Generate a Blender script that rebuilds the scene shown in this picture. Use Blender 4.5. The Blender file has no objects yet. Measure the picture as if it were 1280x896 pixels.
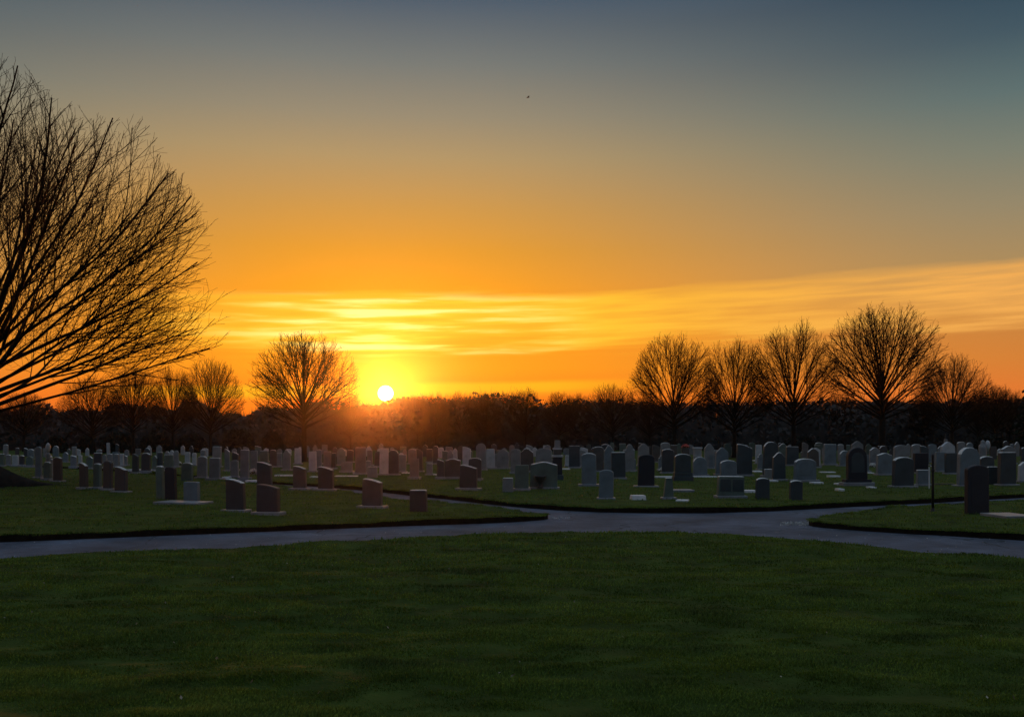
import bpy, bmesh, math, random
import numpy as np
from mathutils import Vector

random.seed(4)
rng = np.random.default_rng(7)
scene = bpy.context.scene
col = scene.collection
R = math.radians

# ------------------------------------------------------------------ camera
FPX, CAMH, VH = 1100.0, 2.1, 548.0
cam = bpy.data.cameras.new('camera')
cam.sensor_width = 36.0
cam.lens = 36.0 * FPX / 1280.0
cam.shift_y = 100.0 / 1280.0
cam.clip_start = 0.1
cam.clip_end = 6000
camo = bpy.data.objects.new('camera', cam)
camo.location = (0, 0, CAMH)
camo.rotation_euler = (R(90), 0, 0)
col.objects.link(camo)
scene.camera = camo

def gp(u, v, z=0.0):
    Y = FPX * (CAMH - z) / (v - VH)
    return ((u - 640) / FPX * Y, Y)

SUN_AZ = math.atan((482 - 640) / FPX)       # radians, negative is left of +Y
SUN_EL = math.atan((VH - 491.5) / math.hypot(FPX, 158))
SUN_DIR = Vector((math.sin(SUN_AZ) * math.cos(SUN_EL), math.cos(SUN_AZ) * math.cos(SUN_EL), math.sin(SUN_EL)))

# ------------------------------------------------------------------ helpers
def lin(c):
    out = []
    for x in c:
        x = x / 255.0
        out.append(x / 12.92 if x <= 0.04045 else ((x + 0.055) / 1.055) ** 2.4)
    return tuple(out) + (1.0,)

def tag(o, label=None, cat=None, group=None, kind=None):
    if label: o['label'] = label
    if cat: o['category'] = cat
    if group: o['group'] = group
    if kind: o['kind'] = kind
    return o

def empty(name, loc, rz=0.0):
    o = bpy.data.objects.new(name, None)
    o.empty_display_size = 0.2
    o.location = loc
    o.rotation_euler = (0, 0, rz)
    col.objects.link(o)
    return o

def link(name, me, mat=None, parent=None, smooth=False):
    if mat is not None and len(me.materials) == 0:
        me.materials.append(mat)
    if smooth:
        me.shade_smooth()
    o = bpy.data.objects.new(name, me)
    col.objects.link(o)
    if parent is not None:
        o.parent = parent
    return o

def npmesh(name, verts, faces_flat, nper):
    """verts Nx3, faces_flat (M*nper)"""
    me = bpy.data.meshes.new(name)
    n = len(verts); m = len(faces_flat) // nper
    me.vertices.add(n)
    me.vertices.foreach_set('co', np.asarray(verts, dtype=np.float32).ravel())
    me.loops.add(m * nper)
    me.loops.foreach_set('vertex_index', np.asarray(faces_flat, dtype=np.int32))
    me.polygons.add(m)
    me.polygons.foreach_set('loop_start', np.arange(0, m * nper, nper, dtype=np.int32))
    me.polygons.foreach_set('loop_total', np.full(m, nper, dtype=np.int32))
    me.update(calc_edges=True)
    me.validate()
    return me

_tab = np.random.default_rng(99).random((256, 256))
def vnoise(x, y):
    x = np.asarray(x, float); y = np.asarray(y, float)
    xi = np.floor(x).astype(int); yi = np.floor(y).astype(int)
    fx = x - xi; fy = y - yi
    fx = fx * fx * (3 - 2 * fx); fy = fy * fy * (3 - 2 * fy)
    a = _tab[xi % 256, yi % 256]; b = _tab[(xi + 1) % 256, yi % 256]
    c = _tab[xi % 256, (yi + 1) % 256]; d = _tab[(xi + 1) % 256, (yi + 1) % 256]
    return (a * (1 - fx) + b * fx) * (1 - fy) + (c * (1 - fx) + d * fx) * fy

def lawnz(x, y):
    return 0.09 * (vnoise(np.asarray(x) * 0.5, np.asarray(y) * 0.9 + 31) - 0.5) + 0.05 * (vnoise(np.asarray(x) * 2.2 + 11, np.asarray(y) * 3.9 + 5) - 0.5)

# ------------------------------------------------------------------ materials
class NT:
    def __init__(self, tree):
        self.t = tree
    def n(self, typ, **kw):
        nd = self.t.nodes.new(typ)
        for k, v in kw.items():
            setattr(nd, k, v)
        return nd
    def l(self, a, b):
        self.t.links.new(a, b)
    def m(self, op, a, b=None, c=None, clamp=False):
        nd = self.t.nodes.new('ShaderNodeMath'); nd.operation = op; nd.use_clamp = clamp
        for i, x in enumerate((a, b, c)):
            if x is None: continue
            if isinstance(x, (int, float)): nd.inputs[i].default_value = x
            else: self.t.links.new(x, nd.inputs[i])
        return nd.outputs[0]
    def ramp(self, fac, pts, interp='LINEAR'):
        nd = self.t.nodes.new('ShaderNodeValToRGB'); cr = nd.color_ramp; cr.interpolation = interp
        while len(cr.elements) < len(pts): cr.elements.new(0.5)
        for e, (p, c) in zip(cr.elements, pts):
            e.position = p; e.color = c
        self.t.links.new(fac, nd.inputs[0])
        return nd.outputs[0]
    def mix(self, fac, a, b, blend='MIX'):
        nd = self.t.nodes.new('ShaderNodeMix'); nd.data_type = 'RGBA'; nd.blend_type = blend
        nd.clamp_factor = True
        if isinstance(fac, (int, float)): nd.inputs[0].default_value = fac
        else: self.t.links.new(fac, nd.inputs[0])
        for i, x in ((6, a), (7, b)):
            if isinstance(x, tuple): nd.inputs[i].default_value = x
            else: self.t.links.new(x, nd.inputs[i])
        return nd.outputs[2]
    def smooth(self, x, lo, hi):
        nd = self.t.nodes.new('ShaderNodeMapRange'); nd.interpolation_type = 'SMOOTHSTEP'
        self.t.links.new(x, nd.inputs[0])
        nd.inputs[1].default_value = lo; nd.inputs[2].default_value = hi
        nd.inputs[3].default_value = 0; nd.inputs[4].default_value = 1
        return nd.outputs[0]

def surf(name, base, rough=0.8, var=0.3, scale=3.0, bump=0.0, bscale=40.0, spec=0.5, second=None, speckle=0.0, coord='Object'):
    m = bpy.data.materials.new(name); m.use_nodes = True
    t = NT(m.node_tree); bs = m.node_tree.nodes['Principled BSDF']
    tc = t.n('ShaderNodeTexCoord'); co = tc.outputs[coord]
    no = t.n('ShaderNodeTexNoise'); no.inputs['Scale'].default_value = scale; no.inputs['Detail'].default_value = 6
    t.l(co, no.inputs['Vector'])
    b2 = second if second else tuple(c * (1 - var) for c in base)
    hi = tuple(min(1, c * (1 + var)) for c in base)
    c = t.ramp(no.outputs[0], [(0.3, tuple(b2) + (1,)), (0.7, tuple(hi) + (1,))])
    if speckle:
        n2 = t.n('ShaderNodeTexNoise'); n2.inputs['Scale'].default_value = 160; n2.inputs['Detail'].default_value = 2
        t.l(co, n2.inputs['Vector'])
        s = t.ramp(n2.outputs[0], [(0.38, (1 - speckle,) * 3 + (1,)), (0.62, (1 + speckle,) * 3 + (1,))])
        c = t.mix(1.0, c, s, 'MULTIPLY')
    t.l(c, bs.inputs['Base Color'])
    bs.inputs['Roughness'].default_value = rough
    bs.inputs['Specular IOR Level'].default_value = spec
    if bump:
        n3 = t.n('ShaderNodeTexNoise'); n3.inputs['Scale'].default_value = bscale; n3.inputs['Detail'].default_value = 5
        t.l(co, n3.inputs['Vector'])
        bp = t.n('ShaderNodeBump'); bp.inputs['Strength'].default_value = bump; bp.inputs['Distance'].default_value = 0.02
        t.l(n3.outputs[0], bp.inputs['Height']); t.l(bp.outputs[0], bs.inputs['Normal'])
    return m

def granite(name, base, rough=0.45):
    m = surf(name, base, rough=rough, var=0.22, scale=2.2, bump=0.25, bscale=30, speckle=0.25)
    return m

MAT = {
    'dark':  granite('dark_granite', (0.040, 0.045, 0.052), 0.42),
    'black': granite('black_granite', (0.014, 0.016, 0.024), 0.6),
    'blue':  granite('blue_grey_granite', (0.135, 0.172, 0.195), 0.5),
    'deep':  granite('deep_blue_granite', (0.034, 0.052, 0.062), 0.45),
    'grey':  granite('grey_granite', (0.20, 0.205, 0.21), 0.5),
    'pale':  granite('pale_marble', (0.42, 0.43, 0.45), 0.5),
    'green': granite('mossy_granite', (0.095, 0.130, 0.110), 0.6),
    'brown': granite('brown_granite', (0.080, 0.070, 0.065), 0.5),
    'white': granite('white_marble', (0.66, 0.66, 0.68), 0.5),
    'pink':  granite('pink_granite', (0.20, 0.16, 0.15), 0.5),
}
TONE = {'dark': 'dark grey', 'black': 'black', 'blue': 'blue-grey', 'deep': 'deep blue', 'grey': 'grey', 'pale': 'pale',
        'green': 'mossy green', 'brown': 'brown', 'white': 'white', 'pink': 'pinkish'}
M_LIT_RIM = surf('sky_lit_rim', (0.62, 0.62, 0.60), 0.55, 0.3, 9.0, bump=0.6, bscale=40, speckle=0.25)  # bright sky rim along the stone tops, painted in as a pale colour
M_BASE = granite('plinth_stone', (0.22, 0.23, 0.25), 0.4)
M_BARK = surf('bark', (0.022, 0.018, 0.015), 0.9, 0.4, 4.0, bump=0.6, bscale=12, spec=0.2)
M_TWIG = surf('twig_bark', (0.014, 0.010, 0.008), 0.9, 0.3, 1.0, spec=0.08)
M_WOOD = surf('woodland', (0.062, 0.060, 0.059), 1.0, 0.15, 0.12, spec=0.0)
M_SHRUB = surf('shrub_leaves', (0.028, 0.03, 0.025), 0.9, 0.35, 0.8, spec=0.1)
M_EVER = surf('evergreen_needles', (0.02, 0.026, 0.018), 0.9, 0.3, 0.8, spec=0.1)
M_SOIL = surf('soil_edge', (0.018, 0.014, 0.010), 1.0, 0.4, 6.0, bump=0.8, bscale=25, spec=0.1)
M_IRON = surf('black_iron', (0.012, 0.012, 0.013), 0.6, 0.2, 10.0, bump=0.2)
M_LAWN = surf('lawn_turf', (0.038, 0.060, 0.010), 0.95, 0.45, 1.4, bump=0.9, bscale=9, spec=0.1, coord='Object')
M_GROUND = surf('ground_grass', (0.028, 0.048, 0.013), 1.0, 0.4, 0.2, spec=0.1)

def road_mat():
    m = surf('asphalt', (0.085, 0.098, 0.135), 0.7, 0.38, 0.55, bump=0.35, bscale=60, spec=0.2, speckle=0.2)
    t = NT(m.node_tree); bs = m.node_tree.nodes['Principled BSDF']
    old = bs.inputs['Base Color'].links[0].from_socket
    tc = t.n('ShaderNodeTexCoord')
    no = t.n('ShaderNodeTexNoise'); no.inputs['Scale'].default_value = 0.9; no.inputs['Detail'].default_value = 4
    t.l(tc.outputs['Object'], no.inputs['Vector'])
    ad = t.n('ShaderNodeVectorMath', operation='ADD'); t.l(tc.outputs['Object'], ad.inputs[0]); t.l(no.outputs[1], ad.inputs[1])
    vo = t.n('ShaderNodeTexVoronoi'); vo.feature = 'DISTANCE_TO_EDGE'; vo.inputs['Scale'].default_value = 0.33
    t.l(ad.outputs[0], vo.inputs['Vector'])
    n4 = t.n('ShaderNodeTexNoise'); n4.inputs['Scale'].default_value = 0.25; t.l(tc.outputs['Object'], n4.inputs['Vector'])
    ck = t.m('MULTIPLY', t.m('SUBTRACT', 1.0, t.smooth(vo.outputs['Distance'], 0.004, 0.012)), t.smooth(n4.outputs[0], 0.42, 0.55))
    pt = t.n('ShaderNodeTexNoise'); pt.inputs['Scale'].default_value = 2.6; pt.inputs['Detail'].default_value = 7; pt.inputs['Roughness'].default_value = .7
    t.l(tc.outputs['Object'], pt.inputs['Vector'])
    mul = t.ramp(pt.outputs[0], [(0.3, (.62, .62, .62, 1)), (.7, (1.35, 1.33, 1.3, 1))])
    c = t.mix(1.0, old, mul, 'MULTIPLY')
    c = t.mix(t.m('MULTIPLY', ck, .75), c, (0.015, 0.016, 0.014, 1))
    t.l(c, bs.inputs['Base Color'])
    t.l(t.m('ADD', t.m('MULTIPLY', pt.outputs[0], .3), .6), bs.inputs['Roughness'])
    bs.inputs['Specular IOR Level'].default_value = 0.15
    return m
M_ROAD = road_mat()

def blade_mat():
    m = bpy.data.materials.new('grass_blades'); m.use_nodes = True
    t = NT(m.node_tree); bs = m.node_tree.nodes['Principled BSDF']
    tc = t.n('ShaderNodeTexCoord')
    mp = t.n('ShaderNodeMapping'); mp.inputs['Scale'].default_value = (0.5, 1.1, 0.1)
    t.l(tc.outputs['Object'], mp.inputs[0])
    n1 = t.n('ShaderNodeTexNoise'); n1.inputs['Scale'].default_value = 1.3; n1.inputs['Detail'].default_value = 5
    t.l(mp.outputs[0], n1.inputs['Vector'])
    c = t.ramp(n1.outputs[0], [(0.32, (0.042, 0.072, 0.010, 1)), (0.5, (0.095, 0.160, 0.018, 1)), (0.7, (0.165, 0.225, 0.026, 1))])
    n2 = t.n('ShaderNodeTexNoise'); n2.inputs['Scale'].default_value = 45; n2.inputs['Detail'].default_value = 1
    t.l(tc.outputs['Object'], n2.inputs['Vector'])
    s = t.ramp(n2.outputs[0], [(0.35, (0.6, 0.6, 0.6, 1)), (0.62, (1.3, 1.25, 1.2, 1)), (0.75, (2.6, 2.1, 2.0, 1))])
    c = t.mix(1.0, c, s, 'MULTIPLY')
    t.l(c, bs.inputs['Base Color'])
    bs.inputs['Roughness'].default_value = 0.75
    bs.inputs['Specular IOR Level'].default_value = 0.3
    tr = t.n('ShaderNodeBsdfTranslucent'); t.l(c, tr.inputs[0])
    mx = t.n('ShaderNodeMixShader'); mx.inputs[0].default_value = 0.3
    t.l(bs.outputs[0], mx.inputs[1]); t.l(tr.outputs[0], mx.inputs[2])
    out = m.node_tree.nodes['Material Output']; t.l(mx.outputs[0], out.inputs[0])
    return m
M_BLADE = blade_mat()

# ------------------------------------------------------------------ world
def build_world():
    w = bpy.data.worlds.new('World'); scene.world = w; w.use_nodes = True
    t = NT(w.node_tree)
    for nd in list(w.node_tree.nodes): w.node_tree.nodes.remove(nd)
    out = t.n('ShaderNodeOutputWorld'); bg = t.n('ShaderNodeBackground')
    tc = t.n('ShaderNodeTexCoord')
    sep = t.n('ShaderNodeSeparateXYZ'); t.l(tc.outputs['Generated'], sep.inputs[0])
    x, y, z = sep.outputs
    DEG = 180 / math.pi
    az = t.m('MULTIPLY', t.m('ARCTAN2', x, y), DEG)
    el = t.m('MULTIPLY', t.m('ARCSINE', z, clamp=False), DEG)
    azd = t.m('ABSOLUTE', t.m('SUBTRACT', az, SUN_AZ * DEG))
    # angle to the sun
    dot = t.n('ShaderNodeVectorMath', operation='DOT_PRODUCT')
    t.l(tc.outputs['Generated'], dot.inputs[0]); dot.inputs[1].default_value = SUN_DIR
    th = t.m('MULTIPLY', t.m('ARCCOSINE', t.m('MINIMUM', dot.outputs['Value'], 1.0)), DEG)
    e01 = t.m('DIVIDE', t.m('MAXIMUM', el, 0.0), 90.0)
    def rp(pts): return t.ramp(e01, [(p / 90.0, lin(c)) for p, c in pts])
    S = rp([(0, (228, 84, 18)), (2.5, (250, 118, 10)), (4.5, (255, 150, 4)), (6.6, (254, 152, 3)), (9.6, (244, 154, 10)), (12, (222, 150, 38)),
            (14.5, (203, 149, 70)), (17.6, (176, 148, 102)), (20, (150, 138, 114)), (23, (118, 121, 116)), (26.5, (76, 91, 106)), (35, (96, 114, 130)), (55, (146, 163, 180)), (90, (166, 182, 198))])
    F = rp([(0, (205, 96, 55)), (2.5, (226, 118, 48)), (4.5, (212, 126, 52)), (7, (196, 130, 62)), (10, (168, 138, 92)), (13, (146, 134, 106)),
            (16, (120, 126, 112)), (19, (90, 110, 110)), (22, (62, 84, 96)), (25, (42, 66, 84)), (36, (86, 108, 128)), (55, (144, 162, 180)), (90, (166, 182, 198))])
    O = rp([(0, (44, 58, 74)), (8, (54, 72, 92)), (25, (66, 86, 108)), (55, (132, 152, 172)), (90, (166, 182, 198))])
    f1 = t.smooth(azd, 2.0, 42.0)
    f2 = t.smooth(azd, 50.0, 140.0)
    c = t.mix(f2, t.mix(f1, S, F), O)
    # stretched cloud bank
    tilt = t.m('MULTIPLY', t.m('ADD', az, 8.0), 0.022)
    eln = t.m('SUBTRACT', el, tilt)
    vec = t.n('ShaderNodeCombineXYZ')
    t.l(t.m('MULTIPLY', az, 0.075), vec.inputs[0]); t.l(t.m('MULTIPLY', eln, 0.85), vec.inputs[1])
    n1 = t.n('ShaderNodeTexNoise'); n1.inputs['Scale'].default_value = 1.0; n1.inputs['Detail'].default_value = 6; n1.inputs['Roughness'].default_value = 0.55
    n1.inputs['Distortion'].default_value = 0.35
    t.l(vec.outputs[0], n1.inputs['Vector'])
    vec2 = t.n('ShaderNodeCombineXYZ')
    t.l(t.m('MULTIPLY', az, 0.13), vec2.inputs[0]); t.l(t.m('MULTIPLY', eln, 2.3), vec2.inputs[1])
    n2 = t.n('ShaderNodeTexNoise'); n2.inputs['Scale'].default_value = 1.0; n2.inputs['Detail'].default_value = 4
    t.l(vec2.outputs[0], n2.inputs['Vector'])
    wob = t.m('MULTIPLY', t.m('SUBTRACT', n1.outputs[0], 0.5), 1.6)
    ew = t.m('ADD', eln, wob)
    top = t.m('SUBTRACT', 1.0, t.smooth(t.m('ADD', ew, t.m('MULTIPLY', t.m('SUBTRACT', n2.outputs[0], 0.5), 0.8)), 8.7, 9.5))
    bot = t.smooth(t.m('ADD', ew, t.m('MULTIPLY', t.m('SUBTRACT', n2.outputs[0], 0.5), 2.0)), 5.0, 6.5)
    lft = t.smooth(az, -27.0, -14.0)
    band = t.m('MULTIPLY', t.m('MULTIPLY', top, bot), lft)
    st = t.m('ADD', t.m('MULTIPLY', n1.outputs[0], 0.55), t.m('MULTIPLY', n2.outputs[0], 0.45))
    streak = t.smooth(st, 0.36, 0.60)
    dens = t.m('MULTIPLY', band, t.m('ADD', t.m('MULTIPLY', streak, 0.62), 0.36))
    near = t.m('SUBTRACT', 1.0, t.smooth(azd, 3.0, 24.0))
    cc = t.mix(near, t.mix(t.smooth(azd, 8.0, 42.0), lin((255, 184, 40)), lin((246, 174, 84))), (1.15, 0.66, 0.03, 1))
    core = t.m('MULTIPLY', t.m('MULTIPLY', t.m('SUBTRACT', 1.0, t.smooth(azd, 2.0, 15.0)), t.smooth(st, 0.42, 0.60)), t.smooth(n2.outputs[0], 0.36, 0.62))
    cc = t.mix(core, cc, (1.3, 1.0, 0.30, 1))
    c = t.mix(dens, c, cc)
    # low thin band close to the treetops
    b2 = t.m('MULTIPLY', t.m('MULTIPLY', t.smooth(t.m('ADD', eln, t.m('MULTIPLY', wob, 0.3)), 2.4, 3.1), t.m('SUBTRACT', 1.0, t.smooth(t.m('ADD', eln, t.m('MULTIPLY', wob, 0.3)), 3.3, 3.7))),
             t.m('SUBTRACT', 1.0, t.smooth(azd, 10.0, 19.0)))
    c = t.mix(t.m('MULTIPLY', b2, 0.7), c, lin((255, 186, 20)))
    # glare of the sun in the air round it, and the disc
    g1 = t.m('MULTIPLY', t.m('EXPONENT', t.m('DIVIDE', th, -0.8)), 2.2)
    g2 = t.m('MULTIPLY', t.m('EXPONENT', t.m('DIVIDE', th, -4.5)), 0.13)
    disc = t.m('MULTIPLY', t.m('SUBTRACT', 1.0, t.smooth(th, 0.22, 0.54)), 30.0)
    def addc(c, f, k):
        nd = t.n('ShaderNodeMix', data_type='RGBA', blend_type='ADD'); nd.clamp_factor = False
        nd.inputs[0].default_value = 1.0
        vm = t.n('ShaderNodeVectorMath', operation='SCALE'); vm.inputs[0].default_value = k; t.l(f, vm.inputs[3])
        t.l(c, nd.inputs[6]); t.l(vm.outputs[0], nd.inputs[7])
        return nd.outputs[2]
    c = addc(c, g1, (1.0, 0.50, 0.02))
    c = addc(c, g2, (1.0, 0.42, 0.01))
    c = addc(c, disc, (1.0, 0.85, 0.5))
    # below the horizon: dark land
    c = t.mix(t.smooth(el, -1.5, -0.3), (0.02, 0.02, 0.018, 1), c)
    sk = t.n('ShaderNodeTexSky'); sk.sky_type = 'NISHITA'; sk.sun_disc = False
    sk.sun_elevation = SUN_EL; sk.sun_rotation = SUN_AZ
    vm = t.n('ShaderNodeVectorMath', operation='SCALE'); t.l(sk.outputs[0], vm.inputs[0]); vm.inputs[3].default_value = 0.003
    nd = t.n('ShaderNodeMix', data_type='RGBA', blend_type='ADD'); nd.inputs[0].default_value = 1.0
    t.l(c, nd.inputs[6]); t.l(vm.outputs[0], nd.inputs[7])
    t.l(nd.outputs[2], bg.inputs[0]); bg.inputs[1].default_value = 1.0
    t.l(bg.outputs[0], out.inputs[0])
    w.cycles.sampling_method = 'MANUAL'; w.cycles.sample_map_resolution = 2048
build_world()

sun = bpy.data.lights.new('sun', 'SUN'); sun.energy = 3.0; sun.angle = R(0.6); sun.color = (1.0, 0.24, 0.03)
suno = bpy.data.objects.new('sun', sun); col.objects.link(suno)
suno.rotation_euler = SUN_DIR.to_track_quat('Z', 'Y').to_euler()
suno.location = (0, 0, 60)

vs = scene.view_settings
vs.view_transform = 'Standard'; vs.look = 'None'; vs.exposure = 0; vs.gamma = 1; vs.use_curve_mapping = False

# ------------------------------------------------------------------ ground, road, lawns
def sheet(name, x0, x1, y0, y1, z, mat):
    me = bpy.data.meshes.new(name)
    me.from_pydata([(x0, y0, z), (x1, y0, z), (x1, y1, z), (x0, y1, z)], [], [(0, 1, 2, 3)])
    return tag(link(name, me, mat), kind='structure')
sheet('ground', -2500, 2500, -300, 4000, -0.19, M_GROUND)

def extrap(a, b, d):
    """continue the line a->b beyond b by d metres"""
    vx, vy = b[0] - a[0], b[1] - a[1]; L = math.hypot(vx, vy)
    return (b[0] + vx / L * d, b[1] + vy / L * d)

near_px = [(0, 695), (80, 691), (160, 688), (240, 685.5), (320, 683), (400, 679), (480, 674), (560, 669), (640, 666), (700, 664.5), (760, 664), (840, 664.5), (900, 667), (960, 670), (1020, 675), (1080, 681), (1130, 686), (1180, 690.5), (1230, 695), (1280, 700)]
near = [gp(*p) for p in near_px]
near = [extrap(near[2], near[0], 70)] + near + [extrap(near[-3], near[-1], 60)]
POLY = {}
POLY['near'] = near + [(60, -25), (-80, -25)]
a_lo = [gp(*p) for p in [(0, 669), (80, 666), (160, 663), (240, 660), (320, 657), (400, 654), (480, 651), (540, 649), (600, 647.2), (640, 645.6), (665, 644)]]
a_tip = [gp(*p) for p in [(680, 642.8), (685, 641.5), (681, 640.2)]]
a_up = [gp(*p) for p in [(660, 638.5), (620, 634.6), (560, 629), (520, 625), (480, 621), (450, 617.5), (420, 613), (380, 609), (340, 606), (300, 602.5), (240, 597.5), (160, 591), (80, 586), (0, 582)]]
POLY['left'] = [extrap(a_lo[2], a_lo[0], 70)] + a_lo + a_tip + a_up + [extrap(a_up[-2], a_up[-1], 105)]
c_lo = [gp(*p) for p in [(0, 579.5), (80, 583), (160, 587.5), (240, 594), (300, 598.5), (340, 601), (400, 604.5), (440, 607.5), (480, 611), (520, 615.5), (560, 619), (590, 622.5), (620, 625.6), (660, 629.2), (700, 631.8), (750, 634), (800, 635), (880, 635), (960, 633), (1020, 630), (1080, 627), (1160, 623.5), (1220, 620), (1280, 617)]]
POLY['centre'] = [extrap(c_lo[1], c_lo[0], 105)] + c_lo + [extrap(c_lo[-2], c_lo[-1], 140), (260, 175), (-260, 175)]
d_lo = [gp(*p) for p in [(1280, 667), (1245, 665), (1210, 663), (1175, 661), (1140, 659.5), (1100, 657), (1060, 654.5), (1030, 652.2)]]
d_tip = [gp(*p) for p in [(1016, 650.6), (1011, 649), (1018, 647)]]
d_up = [gp(*p) for p in [(1035, 643.5), (1060, 640), (1100, 636), (1140, 633), (1180, 630.5), (1230, 628), (1280, 625.5)]]
POLY['right'] = [extrap(d_lo[2], d_lo[0], 60)] + d_lo + d_tip + d_up + [extrap(d_up[-2], d_up[-1], 120)]

def lawn(key, cell, x0, x1, y0, y1, name='lawn'):
    bm = bmesh.new()
    vs_ = [bm.verts.new((p[0], p[1], 0)) for p in POLY[key]]
    f = bm.faces.new(vs_)
    if f.normal.z < 0: f.normal_flip()
    bm.normal_update()
    bm.faces.ensure_lookup_table()
    if bm.faces[0].normal.z < 0: bmesh.ops.reverse_faces(bm, faces=bm.faces[:])
    for ax, lo, hi in ((0, x0, x1), (1, y0, y1)):
        k = lo
        while k <= hi:
            co = [0, 0, 0]; co[ax] = k; no = [0, 0, 0]; no[ax] = 1
            bmesh.ops.bisect_plane(bm, geom=bm.verts[:] + bm.edges[:] + bm.faces[:], plane_co=co, plane_no=no)
            k += cell
    bmesh.ops.triangulate(bm, faces=[f for f in bm.faces if len(f.verts) > 4])
    be = [e for e in bm.edges if e.is_boundary]
    xs = np.array([v.co.x for v in bm.verts]); ys = np.array([v.co.y for v in bm.verts])
    zz = lawnz(xs, ys)
    for v, z in zip(bm.verts, zz): v.co.z = float(z)
    r = bmesh.ops.extrude_edge_only(bm, edges=be)
    newf = [g for g in r['geom'] if isinstance(g, bmesh.types.BMFace)]
    for g in r['geom']:
        if isinstance(g, bmesh.types.BMVert): g.co.z = -0.185
    for f in newf: f.material_index = 1
    bmesh.ops.recalc_face_normals(bm, faces=bm.faces[:])
    me = bpy.data.meshes.new(name); bm.to_mesh(me); bm.free()
    me.materials.append(M_LAWN); me.materials.append(M_SOIL)
    o = link(name, me); tag(o, kind='structure')
    return o
lawn('near', 0.25, -14, 14, 4, 24, 'foreground_lawn')
lawn('left', 1.2, -60, 2, 18, 75, 'roadside_lawn')
lawn('centre', 2.5, -95, 95, 27, 150, 'cemetery_lawn')
lawn('right', 0.8, 6, 40, 16, 45, 'corner_lawn')

# the road: one asphalt sheet lying under the lawn edges
rp_ = [(-90, -22), (70, -22), (70, 60), (150, 110), (150, 140), (60, 75), (22, 45), (-10, 45), (-14, 60), (-35, 85), (-120, 160), (-135, 150), (-50, 70), (-90, 5)]
me = bpy.data.meshes.new('road'); bmr = bmesh.new()
rvs = [bmr.verts.new((x, y, -0.15)) for x, y in [(-100, -24), (75, -24), (160, 165), (-160, 165)]]
bmr.faces.new(rvs); bmr.to_mesh(me); bmr.free()
tag(link('road', me, M_ROAD), kind='structure')

# ------------------------------------------------------------------ grass blades (uncountable)
def in_poly(px, py, poly):
    inside = np.zeros(len(px), bool)
    n = len(poly); j = n - 1
    for i in range(n):
        xi, yi = poly[i]; xj, yj = poly[j]
        cnd = ((yi > py) != (yj > py)) & (px < (xj - xi) * (py - yi) / ((yj - yi) + 1e-12) + xi)
        inside ^= cnd; j = i
    return inside

def fringe(n):
    XS = []; YS = []
    for k in ('left', 'centre', 'right'):
        P = POLY[k]; N = len(P)
        for i in range(N):
            a = np.array(P[i]); b = np.array(P[(i + 1) % N]); L = np.linalg.norm(b - a)
            ym = (a[1] + b[1]) / 2
            if ym < 12 or ym > 62 or L > 40: continue
            m_ = int(L * n * (20 / ym) ** 1.2)
            t_ = rng.random(m_)[:, None]; p = a + (b - a) * t_ + rng.normal(size=(m_, 2)) * .04
            XS.append(p[:, 0]); YS.append(p[:, 1])
    return np.concatenate(XS), np.concatenate(YS)

def blades(name, keys, d0, d1, n, hgt, wid, spread=0.72):
    # even spread over distance with thinning by 1/d^2, a little wider than the view
    u = rng.random(n)
    dpow = 1.0 / d0 - u * (1.0 / d0 - 1.0 / d1)
    Y = 1.0 / dpow
    X = (rng.random(n) * 2 - 1) * (Y * spread + 1.0)
    ok = np.zeros(n, bool)
    for k in keys: ok |= in_poly(X, Y, POLY[k])
    X = X[ok]; Y = Y[ok]; n = len(X)
    if 'left' in keys:
        fx, fy = fringe(260); X = np.concatenate([X, fx]); Y = np.concatenate([Y, fy]); n = len(X)
    band = 0.5 + 0.5 * np.sin((X * 0.42 + Y * 0.91 + 0.35 * vnoise(X * .3, Y * .3)) * 2 * np.pi / 1.7)
    cl = vnoise(X * 2.1 + 7, Y * 3.9) * 0.36 + vnoise(X * 4.6, Y * 9.5 + 3) * 0.38 + .26 * band
    cl = np.clip((cl - .5) * 1.5 + .5, 0.02, 1.1)
    keep = rng.random(n) < (0.5 + 0.9 * cl)
    X = X[keep]; Y = Y[keep]; cl = cl[keep]; band = band[keep]; n = len(X)
    h = hgt * (0.35 + 1.1 * cl ** 1.3) * (0.6 + 0.7 * rng.random(n)) * np.sqrt(Y / d0) ** 0.5
    w = wid * (0.6 + 0.8 * rng.random(n)) * (Y / d0)
    a = rng.random(n) * 2 * np.pi
    lean = h * (0.25 + 0.7 * rng.random(n)); la = rng.random(n) * 2 * np.pi
    Z = lawnz(X, Y) - 0.01
    dx = np.cos(a) * w * .5; dy = np.sin(a) * w * .5
    lx = np.cos(la) * lean + (band - .5) * h * .5; ly = np.sin(la) * lean + (band - .5) * h * .9
    v = np.empty((n, 5, 3), np.float32)
    v[:, 0] = np.stack([X - dx, Y - dy, Z], 1)
    v[:, 1] = np.stack([X + dx, Y + dy, Z], 1)
    v[:, 2] = np.stack([X + dx * .8 + lx * .35, Y + dy * .8 + ly * .35, Z + h * .6], 1)
    v[:, 3] = np.stack([X - dx * .8 + lx * .35, Y - dy * .8 + ly * .35, Z + h * .6], 1)
    v[:, 4] = np.stack([X + lx, Y + ly, Z + h], 1)
    b = (np.arange(n) * 5)[:, None]
    f = np.concatenate([b + 0, b + 1, b + 2, b + 0, b + 2, b + 3, b + 3, b + 2, b + 4], 1).ravel()
    me = npmesh(name, v.reshape(-1, 3), f, 3)
    o = link(name, me, M_BLADE)
    tag(o, 'short dark green mown grass growing on the lawns', 'grass', kind='stuff')
    return o
blades('grass', ['near'], 5.6, 21, 560000, 0.038, 0.0052)
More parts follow.
